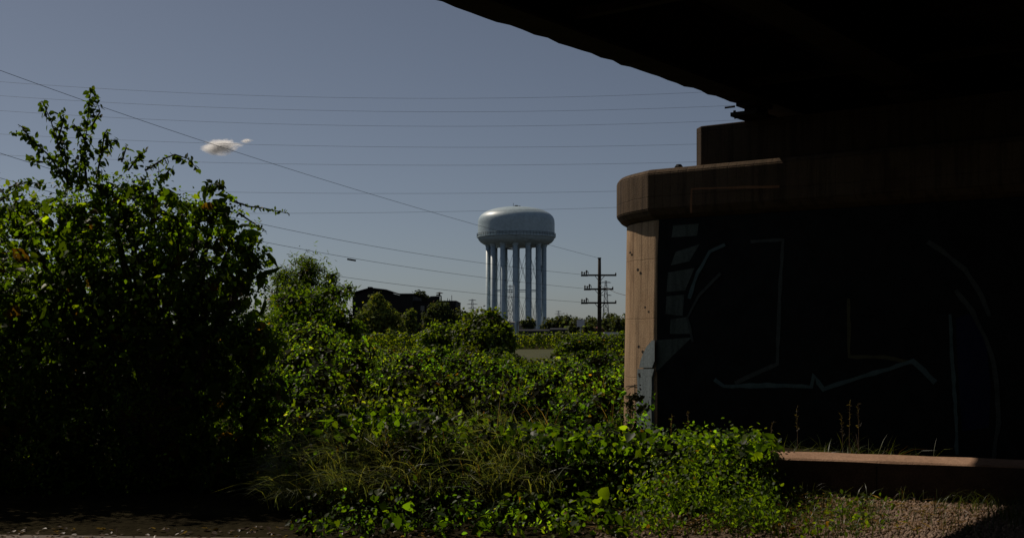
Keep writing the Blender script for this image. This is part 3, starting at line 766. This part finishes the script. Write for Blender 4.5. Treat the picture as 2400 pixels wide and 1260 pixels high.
# -- the big bush on the left
LB = [bl(-120,600,170,13.05,1.5), bl(60,535,62,12.85), bl(195,535,92,13.05,1.2), bl(305,485,78,13.05), bl(358,450,42,12.85), bl(250,450,42,13.05), bl(150,490,34,13.05), bl(62,478,40,12.85), bl(18,490,34,12.85), bl(428,500,44,12.85), bl(465,500,38,13.05), bl(600,600,34,12.85),  # clump depths shifted toward the camera along their pixel rays, image outline kept
      bl(400,560,110,13.05,1.1), bl(508,490,50,13.05), bl(545,560,70,13.05), bl(578,640,58,12.85), bl(480,680,140,12.95,1.1), bl(300,700,190,12.95,1.2),
      bl(90,720,200,12.85,1.2), bl(585,790,78,12.75,.8), bl(450,850,200,12.85,1.1), bl(250,900,230,12.95,1.2), bl(40,950,230,12.95,1.2), bl(600,920,78,12.75,.8),
      bl(570,1040,90,12.65,.8), bl(400,1060,140,12.75,1), bl(190,1080,150,12.75,1), bl(-30,1100,160,12.75,1), bl(540,1130,80,12.45,.7), bl(330,1140,80,12.45,.7), bl(150,1150,80,12.45,.7), bl(0,1150,90,12.45,.7), bl(-150,900,260,13.35,1.5), bl(-330,480,230,13.45,1.6), bl(-420,850,300,13.45,1.8), bl(-640,560,260,13.25,1.8), bl(-640,900,300,12.85,1.8),  # clumps far beyond the left frame edge are added to shade the ground
      bl(250,800,260,15.30,1.5), bl(480,850,160,15.10,1.3), bl(50,800,260,15.30,1.5), bl(400,1000,200,15.10,1.3)]
lt = empty('vine_tree', (-3.8, 12.4, 0)); tag(lt, 'tall leafy vine covered tree filling the left side, black below', 'tree')
off3 = np.array([-3.8, 12.4, 0])
P, N = shell(LB + subclumps(LB[:28], 9, .25, 4), 250, .35)
leaves('foliage', P - off3, unit(N + [0,0,.4]), .038, T_OVAL, M['leaf'], leaf_cols(len(P), (.056,.094,.018), .28, .002, .35), lt)
P, N = shell([b for b in LB if b[2] > 1.9], 20, .05, .07)
leaves('vine_leaves', P - off3, unit(N + [0,0,.6]), .072, T_HEART, M['vine'], leaf_cols(len(P), (.07,.115,.016), .3, .004, .3), lt)
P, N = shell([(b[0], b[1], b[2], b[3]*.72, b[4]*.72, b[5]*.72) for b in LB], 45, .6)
leaves('light_block_leaves', P - off3, N, .2, T_OVAL, M['leaf'], leaf_cols(len(P), (.03,.045,.012), .0, .05), lt)  # large dark leaves added inside the tree to stop light leaking through
limbs((0, 0), [Vector(b[:3]) - Vector(off3) for b in LB[2:17]], .1, M['bark'], lt)
# shoots that rise above the crown
def shoot(parent, off, pts, Y, size, n, T=T_OVAL, base=(.035,.055,.012), spread=.10, rad=.012, name='shoot', side=1.0):
    P3 = [W(px, py, Y) - Vector(off) for px, py in pts]
    st = MB().tube(P3, list(np.linspace(rad, rad*.3, len(P3))), 5).build(name, M['bark'], parent)
    segl = [(P3[i+1] - P3[i]).length for i in range(len(P3)-1)]; tot = sum(segl)
    Q = []; N = []
    for i in range(n):
        s = tot * (i + .5) / n; k = 0
        while s > segl[k] and k < len(segl)-1: s -= segl[k]; k += 1
        t = s / segl[k]; p = P3[k].lerp(P3[k+1], t); sp = spread * (1.25 - .8 * i / n)
        d = Vector((rnd.gauss(0,1), rnd.gauss(0,1), rnd.gauss(0,.5))).normalized() * sp * side * rnd.uniform(.2, 1.1)
        Q.append(tuple(p + d)); N.append(tuple(d + Vector((0,0,.3*sp))))
    o = leaves('shoot_leaves', np.array(Q), np.array(N), size, T, M['leaf'], leaf_cols(n, base, .12, 0, .25), st, .35, .5)
    return st
SH = [([(205,440),(196,360),(206,280),(213,205)], 120, .11, 'a'), ([(213,300),(235,262),(226,235)], 18, .05, ''), ([(200,330),(180,300),(172,290)], 18, .06, ''),
      ([(160,440),(140,350),(118,280),(98,236)], 80, .09, ''), ([(135,330),(150,280),(146,258)], 30, .06, ''), ([(170,440),(110,360),(60,315),(30,312)], 75, .10, ''),
      ([(80,340),(55,300),(42,292)], 16, .04, ''), ([(100,380),(75,375),(68,368)], 16, .05, ''), ([(225,420),(238,360),(262,330),(276,328)], 50, .09, ''), ([(238,360),(245,315),(252,302)], 16, .05, ''),
      ([(160,430),(155,380),(150,330)], 50, .12, ''), ([(180,440),(190,390),(205,340)], 60, .12, ''), ([(285,380),(296,345),(293,340)], 14, .04, ''), ([(340,400),(385,372),(410,362),(440,372),(462,396)], 46, .05, ''),
      ([(300,400),(330,360),(345,352)], 26, .07, ''), ([(370,430),(400,395),(408,400)], 22, .07, ''), ([(480,450),(495,432),(520,432)], 40, .07, ''),
      ([(540,470),(585,484),(620,488),(676,500)], 34, .02, 'f'), ([(560,500),(590,520),(625,543)], 18, .02, 'f'), ([(20,440),(60,428),(105,430)], 34, .07, ''), ([(0,470),(30,450),(42,440)], 24, .07, '')]
for pts, n, sp, fl in SH: shoot(lt, off3, pts, 13.0, .045 if fl == 'f' else .07, int(n * 1.25), spread=sp)

# -- unseen trees added left of and behind the camera to block skylight
for i, (x, y, r, lb) in enumerate(((-12.5, 7.5, 2.6, 'unseen tree added left of the big vine tree to block skylight'), (-14.5, 2.0, 3.2, 'unseen tree added far left, level with the camera, to block skylight'),
                               (-18, -5, 3.6, 'unseen tree added behind the camera to block skylight'), (-16.5, -11, 3.4, 'unseen tree added beside the abutment wall to block skylight'))):
    tree('sky_block_tree', lb, 'tree', [(x, y, r * .9, r, r, r * .95), (x, y, r * 1.9, r * .8, r * .8, r * .8)], .3, 9, (.04,.06,.016), T_OVAL, 'leaf', sub=7, seed=60 + i, r0=.2, group='unseen trees added to block skylight')
# -- tree of heaven and shrubs between the big bush and the factory
tree('ailanthus_tree', 'feathery small tree standing between the big vine tree and the factory', 'tree',
     [bl(720,650,50,40), bl(665,680,38,40), bl(770,690,34,40), bl(715,625,26,40), bl(660,650,22,40), bl(780,650,18,40), bl(818,676,15,40), bl(700,720,60,40,1.2)], .2, 120, (.05,.075,.024), T_LONG, sub=9, frac=.32, inner=.2, yel=.15, r0=.05, seed=9, droop=.1, fuzz=.3, cf=.35)
tree('leafy_shrub', 'tall sunlit shrub right beside the dark edge of the big tree', 'shrub',
     [bl(690,730,66,25), bl(760,722,58,25.5), bl(805,765,52,25), bl(730,830,80,24,1.2), bl(810,850,50,24), bl(640,800,70,24,1.2), bl(790,690,26,26), bl(670,700,34,26), bl(690,900,60,21,1.0)], .075, 170, (.042,.07,.017), T_OVAL, sub=8, yel=.25, brown=.015, inner=.4, seed=3, frac=.38)
tree('yellow_green_sapling', 'yellow green pointed sapling in front of the factory hall', 'tree',
     [bl(884,730,32,110), bl(886,700,14,110), bl(860,750,26,110), bl(910,750,28,110), bl(885,770,40,110)], .32, 30, (.15,.19,.05), T_TRI, 'far_leaf', sub=7, seed=5, frac=.4, r0=.08)
tree('small_sapling', 'thin sapling left of the low factory wing wall', 'tree', [bl(960,745,15,108), bl(955,765,20,108), bl(966,732,9,108)], .3, 32, (.12,.16,.045), T_TRI, 'far_leaf', sub=6, seed=6, r0=.05)
tree('roof_tree', 'tree peeping over the flat roof of the factory', 'tree', [bl(985,696,14,300), bl(980,704,12,300), bl(992,703,12,300), bl(986,740,14,300)], .7, 9, (.05,.07,.04), T_TRI, 'far_leaf', sub=6, seed=7, r0=.2)
tree('dull_green_tree', 'dull green tree in front of the factory wing', 'tree', [bl(1030,735,27,120), bl(1012,745,22,120), bl(1048,752,22,120), bl(1030,765,34,120)], .35, 26, (.065,.09,.04), T_TRI, 'far_leaf', sub=7, seed=8, r0=.1)
tree('bushy_tree', 'rounded dark bush below the left legs of the water tower', 'bush',
     [bl(1140,780,50,62), bl(1120,770,42,62), bl(1165,790,38,62), bl(1100,790,34,62), bl(1140,815,60,61), bl(1185,805,24,62), bl(1150,750,26,62)], .2, 75, (.045,.065,.018), T_TRI, 'leaf', sub=9, frac=.36, seed=10, r0=.08)
tree('low_bush', 'low bush in the dip between the sapling and the rounded dark bush', 'bush', [bl(1030,790,36,66), bl(1062,790,28,66), bl(1005,800,28,66), bl(1075,775,20,66)], .19, 55, (.06,.09,.022), T_TRI, 'leaf', sub=8, seed=11, frac=.36)
tree('leaning_bush', 'bright leafy bush in front of the shaded fence below the factory', 'bush', [bl(1010,850,40,36), bl(970,860,38,36), bl(1050,850,34,36), bl(1035,826,18,36)], .11, 75, (.055,.09,.02), T_OVAL, 'leaf', sub=8, seed=12, frac=.38)
tree('round_bush', 'small round olive bush below the rounded dark bush', 'bush', [bl(1100,838,28,46), bl(1085,850,22,46), bl(1118,850,22,46)], .11, 90, (.04,.05,.018), T_TRI, 'leaf', sub=6, seed=13)
tree('dark_bush', 'dark bush against the field left of the pier', 'bush', [bl(1330,862,38,36), bl(1375,858,34,36), bl(1300,872,28,35), bl(1420,872,36,34), bl(1455,880,34,33)], .10, 85, (.035,.055,.016), T_OVAL, 'leaf', sub=8, seed=14, frac=.38)
tree('hedge_bush', 'dark hedge bush at the foot of the utility pole, below the long vine fence', 'bush', [bl(1335,815,30,72), bl(1375,812,32,72), bl(1415,815,30,72), bl(1450,812,32,71), bl(1490,815,32,71), bl(1310,826,16,71)], .17, 70, (.04,.06,.016), T_TRI, 'leaf', sub=6, seed=15, frac=.36, inner=.4)
tree('stray_bush', 'low ragged bush just left of the mown field patch', 'bush', [bl(1165,842,30,50), bl(1195,850,22,49), bl(1130,852,26,48), bl(1215,862,20,46)], .13, 80, (.045,.07,.018), T_OVAL, 'leaf', sub=7, seed=16, frac=.36)
tree('wide_bush', 'wide leafy bush in the weeds straight below the factory wing', 'bush', [bl(900,868,42,30), bl(950,880,36,29), bl(860,878,40,30), bl(880,850,24,31)], .085, 100, (.052,.085,.018), T_OVAL, 'leaf', sub=9, seed=17, frac=.34, inner=.4)
tree('middle_bush', 'leafy bush halfway between the mown field and the front vines', 'bush', [bl(1180,905,46,22), bl(1240,900,42,22.5), bl(1120,915,38,22), bl(1210,882,22,23)], .065, 130, (.05,.085,.018), T_OVAL, 'leaf', sub=9, seed=18, frac=.34, inner=.4)
tree('slope_bush', 'bright bush on the slope at the right of the big dark tree', 'bush', [bl(740,900,44,19), bl(790,915,46,19), bl(850,935,40,18.5), bl(765,870,30,19.5)], .055, 150, (.05,.085,.018), T_OVAL, 'leaf', sub=9, seed=19, frac=.34, inner=.4)
# -- vine covered fence: posts and wire under one hanging mat of vines
def vine_fence(px0, px1, Y0, Y1, py0, py1, label, seed):
    a = W(px0, py0, Y0); b = W(px1, py1, Y1)
    e = empty('vine_fence', (a.x, Y0, 0)); tag(e, label, 'fence')
    n = max(6, int(abs(b.x - a.x) / .8)); bl_ = []; r4 = random.Random(seed)
    for i in range(n + 1):
        t = i / n; p = a.lerp(b, t); h = p.z * r4.uniform(.88, 1.08)
        bl_.append((p.x, p.y + r4.uniform(-.2,.2), h * .52, .62, .42, h * .5)); 
        if r4.random() < .5: bl_.append((p.x, p.y - .1, h * .9, .4, .3, .28 * r4.uniform(.6, 1.2)))
    P, N = shell(bl_, 42, .25); P = P - np.array([a.x, Y0, 0])
    leaves('foliage', P, unit(N + [0,0,.7]), .2, T_TRI, M['leaf'], leaf_cols(len(P), (.085,.11,.025), .3, .01), e)
    for i in range(0, n + 1, 3):
        p = a.lerp(b, i / n); MB().tube([(p.x - a.x, p.y - Y0, -.1), (p.x - a.x, p.y - Y0, p.z * .92)], .04, 6).build('post', M['rod'], e)
    MB().tube([(0, 0, a.z * .9), (b.x - a.x, b.y - Y0, b.z * .9)], .02, 4).build('top_rail', M['rod'], e)
vine_fence(850, 1072, 80, 84, 777, 781, 'vine covered fence with sunlit top below the factory', 1)
vine_fence(1195, 1600, 98, 94, 781, 777, 'long vine covered fence behind the utility pole', 2)
# -- far treeline: each tree that shows its own crown
far_trees = [(1077,738,17,230),(1094,742,14,235),(1060,750,14,240),(1238,752,12,300),(1290,756,17,260),(1312,752,16,260),(1333,750,16,258),(1352,756,14,262),(1385,752,14,255),(1408,754,15,250),(1432,748,18,190),(1452,756,18,180),(1345,762,13,200),(1378,764,12,205),(1475,752,18,190)]
names = ['broad crowned far tree right beside the factory end wall', 'far tree between the factory and the dark rounded bush', 'low far tree behind the factory wing corner', 'dark far tree seen between the water tower legs',
 'first tree of the far row right of the water tower', 'second tree of the far row right of the water tower', 'third tree of the far row right of the water tower', 'fourth tree of the far row, dipping towards the sign',
 'far tree just left of the utility pole', 'far tree right behind the utility pole', 'tallest far tree between the utility pole and the pier', 'far tree touching the pier edge', 'nearer low tree under the sign board', 'nearer low tree left of the pole above the boxcars', 'far tree mostly hidden behind the pier']
for i, ((px, py, r, Y), lb) in enumerate(zip(far_trees, names)):
    tree('far_tree', lb, 'tree', [bl(px, py, r, Y, None, .85), bl(px - r*.6, py + r*.5, r*.7, Y), bl(px + r*.6, py + r*.5, r*.7, Y), bl(px, py + r*1.1, r*.8, Y)], Y / 380, 1100 / Y ** 1.05, (.075,.10,.055), T_TRI, 'far_leaf', sub=6, seed=20 + i, r0=.2, group='trees along the horizon')

# ------------------------------------------------------------------ undergrowth (nobody could count it)
def topline(px):
    return float(np.interp(px, [560,650,700,800,900,1000,1100,1250,1400,1470,1540,1640,1760,1830,1870], [1150,1060,1000,960,950,965,985,990,1000,1012,1012,1004,1012,1030,1075]))
# mid weeds from 13 m to 78 m
cl = []
def hmax(px, Y):
    v = float(np.interp(Y, [13, 16, 22, 35, 60, 80], [165, 125, 92, 72, 64, 62]))
    if px < 860: v -= (860 - px) * .45
    if 1195 < px < 1312 and Y > 22: v = max(v, 78)
    h = 1.7 - v / F * Y
    if px > 1380 and Y < 19.5: h = min(h, .55)
    return max(.1, h)
# tall bushy plants, dark on the side turned away from the sun
for i in range(250):
    Y = 13.4 + 60 * rnd.random() ** 1.5; px = rnd.uniform(600, 1500)
    if Y < 19.5 and px > 1440: continue
    if 1190 < px < 1310 and Y > 50: continue
    x = (px - 1200) / F * Y; k = 1 + Y / 50
    h = hmax(px, Y) * rnd.choice([.3, .45, .65, 1.0, 1.3]); r = rnd.uniform(.32, .8) * k
    cl.append((x, Y, h * .45, r, r * .8, h * .5))
    for _ in range(5): cl.append((x + rnd.gauss(0, r * .5), Y + rnd.gauss(0, r * .4), h * rnd.uniform(.6, .9), r * .38, r * .38, min(.22, h * .22)))
# sparse low growth between them
for i in range(420):
    Y = 13 + 64 * rnd.random() ** 1.35; px = rnd.uniform(560, 1530)
    if Y < 20 and px > 1455: continue
    if 1190 < px < 1310 and Y > 50: continue
    r = rnd.uniform(.12, .3) * (1 + Y / 60); cl.append(((px - 1200) / F * Y, Y, r * .4, r, r, r * .6))
Yc = np.array([c[1] for c in cl])
near = [c for c in cl if c[1] < 30]; farr = [c for c in cl if c[1] >= 30]
core('shade_core', cl, label='dark filler leaves added inside the mid weeds to block light')
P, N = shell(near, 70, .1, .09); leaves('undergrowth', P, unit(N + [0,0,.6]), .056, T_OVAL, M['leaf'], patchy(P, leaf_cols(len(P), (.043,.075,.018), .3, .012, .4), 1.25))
tag(bpy.context.scene.objects['undergrowth'], 'sunlit tangle of leafy weeds left of the pier', 'weeds', kind='stuff')
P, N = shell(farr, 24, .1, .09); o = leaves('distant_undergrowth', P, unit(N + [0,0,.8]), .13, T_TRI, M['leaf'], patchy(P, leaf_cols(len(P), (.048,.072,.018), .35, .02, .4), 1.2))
tag(o, 'far carpet of weeds reaching to the vine fences', 'weeds', kind='stuff')
# front bank of vines
fb = []
for i in range(620):
    Y = 10.75 + 2.8 * rnd.random(); px = rnd.uniform(680, 1790)
    x = (px - 1200) / F * Y; top = EYE - (topline(px) - HOR) / F * Y
    edge = min(1, (Y - 10.4) / .7); 
    if px > 1500 and Y > 12.6: continue
    hh = max(.2, top * rnd.uniform(.3, 1.1) * (.35 + .65 * edge)); r = rnd.uniform(.14, .3)
    fb.append((x, Y, max(.12, hh - r * .6), r, r, r * .8)); fb.append((x, Y + .1, hh * .4, r, r, hh * .4))
for i in range(260):
    px = rnd.uniform(690, 1440); Y = rnd.uniform(9.45, 10.9); h = rnd.uniform(.05, .34) * (.6 + .4 * math.sin(px / 23 + Y * 3)) * min(1, (px - 640) / 160); r = rnd.uniform(.07, .15)
    if 1180 < px < 1440 and 10.1 < Y and rnd.random() < .7: continue
    fb.append(((px - 1200) / F * Y, Y, h, r, r, r * .8))
core('bank_shade_core', fb, n=16, label='dark filler leaves added inside the road bank to block light')
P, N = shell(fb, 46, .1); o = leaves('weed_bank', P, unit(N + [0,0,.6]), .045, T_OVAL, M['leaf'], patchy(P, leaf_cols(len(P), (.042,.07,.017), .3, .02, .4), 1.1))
tag(o, 'dense bank of small leaved weeds beside the road', 'weeds', kind='stuff')
vb = []
for i in range(300):
    px = rnd.uniform(760, 1800); Y = rnd.uniform(10.9, 13.2) if px < 1500 else rnd.uniform(11.0, 12.3)
    top = EYE - (topline(px) - HOR) / F * Y; r = rnd.uniform(.12, .22)
    vb.append(((px - 1200) / F * Y, Y, top - r * .5 - .1 * rnd.random(), r, r, r * .6))
for i in range(95):
    px = rnd.uniform(740, 1440); Y = rnd.uniform(9.3, 10.7); vb.append(((px - 1200) / F * Y, Y, rnd.uniform(.02, .34 if px > 880 else .12) * (.5 + .5 * math.sin(px / 37) ** 2), .11, .1, .08))
for i in range(60):
    px = rnd.uniform(1440, 1500); Y = rnd.uniform(9.5, 10.2); vb.append(((px - 1200) / F * Y, Y, rnd.uniform(.02, .08), .08, .08, .05)) if i % 4 == 0 else None
P, N = shell(vb, 52, .15, .14); o = leaves('vine_mat', P, unit(N + [0,-.2,.8]), .032 + .078 * rng.random(len(P)) ** 2.2, T_HEART, M['vine'], leaf_cols(len(P), (.045,.078,.013), .3, .003, .45), None, .45, .6)
tag(o, 'heart leaved vines trailing over the weeds and the concrete barrier', 'vines', kind='stuff')
# grass
def grass_area(name, n, fpos, hr, wr, base, label, lean0=(0,-.3,0), bend=.8):
    Bp = np.array([fpos() for _ in range(n)]); H = rng.uniform(*hr, n); Wd = rng.uniform(*wr, n)
    L = rng.normal(0, 1, (n, 3)); L[:, 2] = 0; L += np.array(lean0)
    o = blades(name, Bp, H, L, Wd, leaf_cols(n, base, .4, .06, .3), M['blade'], None, bend)
    return tag(o, label, 'grass', kind='stuff')
def g1():
    c = rnd.choice(GC); q = .10 if len(c) > 2 else .2; Y = c[1] + rnd.gauss(0, q); x = c[0] + rnd.gauss(0, q); return (x, Y, c[2] if len(c) > 2 else .02)
GC = []
for i in range(420):
    Y = rnd.uniform(10.5, 13.8); px = 685 + 600 * rnd.random() ** 1.5; GC.append(((px - 1200) / F * Y, Y, rnd.uniform(0, .55) * min(1, (Y - 10.2) / .8) * min(1, (px - 650) / 120)))
grass_area('tall_grass', 19000, g1, (.2, .5), (.006, .014), (.19,.24,.125), 'long arching grass at the left end of the weed bank', (-.5,-.6,0), 1.25)
GC = []
for i in range(110):
    Y = rnd.uniform(13, 19); px = rnd.gauss(1010, 150) if i % 3 else rnd.uniform(700, 1420)
    GC.append(((px - 1200) / F * Y, Y, rnd.uniform(.0, .38)))
grass_area('meadow_grass', 9000, g1, (.3, .6), (.008, .018), (.12,.16,.055), 'clumps of upright grass among the weeds', (0,-.2,0), .7)
GC = [((rnd.uniform(1780, 2080) - 1200) / F * 13.2, rnd.uniform(12.4, 13.6)) for _ in range(22)]
grass_area('shade_grass', 500, g1, (.3, .62), (.006, .014), (.08,.11,.03), 'grass tufts behind the concrete barrier', (0,0,0), .8)
GC = []
for i in range(120):
    Y = rnd.uniform(10.8, 22); px = rnd.uniform(700, 1440); GC.append(((px - 1200) / F * Y, Y, rnd.uniform(.1, .5)))
Bp = np.array([g1() for _ in range(700)]); o = blades('dry_stems', Bp, rng.uniform(.3, .75, 700), rng.normal(0, 1, (700, 3)) * [1, 1, 0], rng.uniform(.006, .012, 700), np.clip(np.array([.26, .17, .09]) * np.exp(rng.normal(0, .3, (700, 1))), .02, .5), M['blade'], None, .5)
tag(o, 'dry brown stems sticking out of the weeds', 'stems', kind='stuff')
# feathery weeds in front of the barrier and short grass at the shoulder
fw = []
for i in range(260):
    px = rnd.uniform(1490, 1810); Y = rnd.uniform(9.35, 11.5); t = 1.1 - abs(px - 1630) / 230
    fw.append(((px - 1200) / F * Y, Y, rnd.uniform(.05, max(.12, .62 * t)), .14, .13, .16))
P, N = shell(fw, 85, .3); o = leaves('feathery_weeds', P, unit(N + [0,-.3,.6]), .038, T_OVAL, M['leaf'], leaf_cols(len(P), (.06,.10,.025), .3, .02, .3))
tag(o, 'fine leaved weeds hanging in front of the concrete barrier', 'weeds', kind='stuff')
fw = []
for i in range(150):
    px = rnd.uniform(1730, 2030) if i % 5 else rnd.uniform(1990, 2110); Y = rnd.uniform(9.35, 11.5); fw.append(((px - 1200) / F * Y, Y, .06, .12, .1, .06 + .13 * rnd.random() * (2080 - px) / 300))
P, N = shell(fw, 70, .3); o = leaves('shoulder_weeds', P, unit(N + [0,-.3,.6]), .04, T_OVAL, M['leaf'], leaf_cols(len(P), (.05,.08,.02), .3, .05, .3))
tag(o, 'low weeds on the stony shoulder by the barrier', 'weeds', kind='stuff')
GC = [((rnd.choice([rnd.uniform(1800, 2060), rnd.uniform(2340, 2420), rnd.uniform(1450, 2400)]) - 1200) / F * 10.3, rnd.uniform(9.4, 11.6)) for _ in range(60)]
grass_area('shoulder_grass', 1500, g1, (.08, .26), (.004, .010), (.06,.085,.03), 'short grass tufts on the stony shoulder', (0,0,0), .8)
# dry seed stalks standing against the dark pier: each one stands alone
def stalk(px, pt, pb, Y, label, lean=4):
    b = W(px, pb, Y); e = empty('seed_stalk', (b.x, Y, 0)); tag(e, label, 'seed stalk', 'dry seed stalks against the dark pier')
    z = b.z; t = W(px + lean, pt, Y).z; dx = lean / F * Y
    MB().tube([(0, 0, 0), (dx*.3, 0, t*.6), (dx, 0, t)], [.006, .004, .002], 4).build('stem', M['straw'], e)
    n = 26; q = np.linspace(.68, 1.0, n); Pp = np.stack([dx * q ** 2 + rng.normal(0, .005, n), rng.normal(0, .005, n), t * q], 1)
    leaves('seed_head', Pp, rng.normal(0, 1, (n, 3)), .035, T_LONG, M['blade'], leaf_cols(n, (.16, .12, .06), 0, 0), e, -.6)
for a in ((1870, 955, 1050, 12.9, 'lone thin seed stalk in the middle of the dark pier base', -3), (1976, 972, 1055, 12.9, 'bushy seed stalk left of the tallest pair', -4), (1990, 940, 1058, 13.0, 'tallest seed stalk against the dark pier', 2),
          (2013, 945, 1058, 13.0, 'rightmost tall seed stalk against the dark pier', -2), (1571, 972, 1020, 12.9, 'thin dry stalk just right of the pier nose', 4), (1800, 990, 1050, 12.8, 'bent pale stalk above the vines on the barrier', 10),
          (1612, 962, 1020, 12.9, 'faint slim stalk between the pier nose and the raised leaf', 1)): stalk(*a)
# stones and straw on the shoulder
n = 10000
px = np.where(rng.random(n) < .9, rng.uniform(1960, 2420, n), rng.uniform(1400, 1960, n)); Yy = rng.uniform(9.0, 12.0, n); Pp = np.stack([(px - 1200) / F * Yy, Yy, np.full(n, .012)], 1)
c = np.array([.27, .18, .125]) * np.exp(rng.normal(0, .4, (n, 1)))
o = leaves('loose_stones', Pp, np.tile([0, 0, 1.], (n, 1)), .018 + .045 * rng.random(n) ** 2.5, T_STONE, M['stone'], np.clip(c, .02, .6), None, 0, .3)
tag(o, 'loose brown stones scattered on the road shoulder', 'stones', kind='stuff')
n = 2600
px = rng.uniform(1380, 2300, n); Yy = rng.uniform(9.6, 11.9, n); Pp = np.stack([(px - 1200) / F * Yy, Yy, rng.uniform(.01, .05, n)], 1)
o = leaves('dry_straw', Pp, np.tile([0, 0, 1.], (n, 1)), .13, (T_LONG[0] * np.array([.5, 1, .3]), T_LONG[1]), M['blade'], np.clip(np.array([.24, .15, .09]) * np.exp(rng.normal(0, .3, (n, 1))), .02, .5), None, 0, .25)
tag(o, 'dry straw litter lying over the stones', 'straw', kind='stuff')
n = 500
px = rng.uniform(-100, 1500, n); Yy = rng.uniform(9.0, 9.9, n); Pp = np.stack([(px - 1200) / F * Yy, Yy, rng.uniform(.008, .02, n)], 1)
o = leaves('leaf_litter', Pp, np.tile([0, 0, 1.], (n, 1)), .05, T_OVAL, M['blade'], np.clip(np.array([.09, .06, .04]) * np.exp(rng.normal(0, .4, (n, 1))), .01, .5), None, 0, .3)
tag(o, 'dead leaves along the road edge', 'litter', kind='stuff')
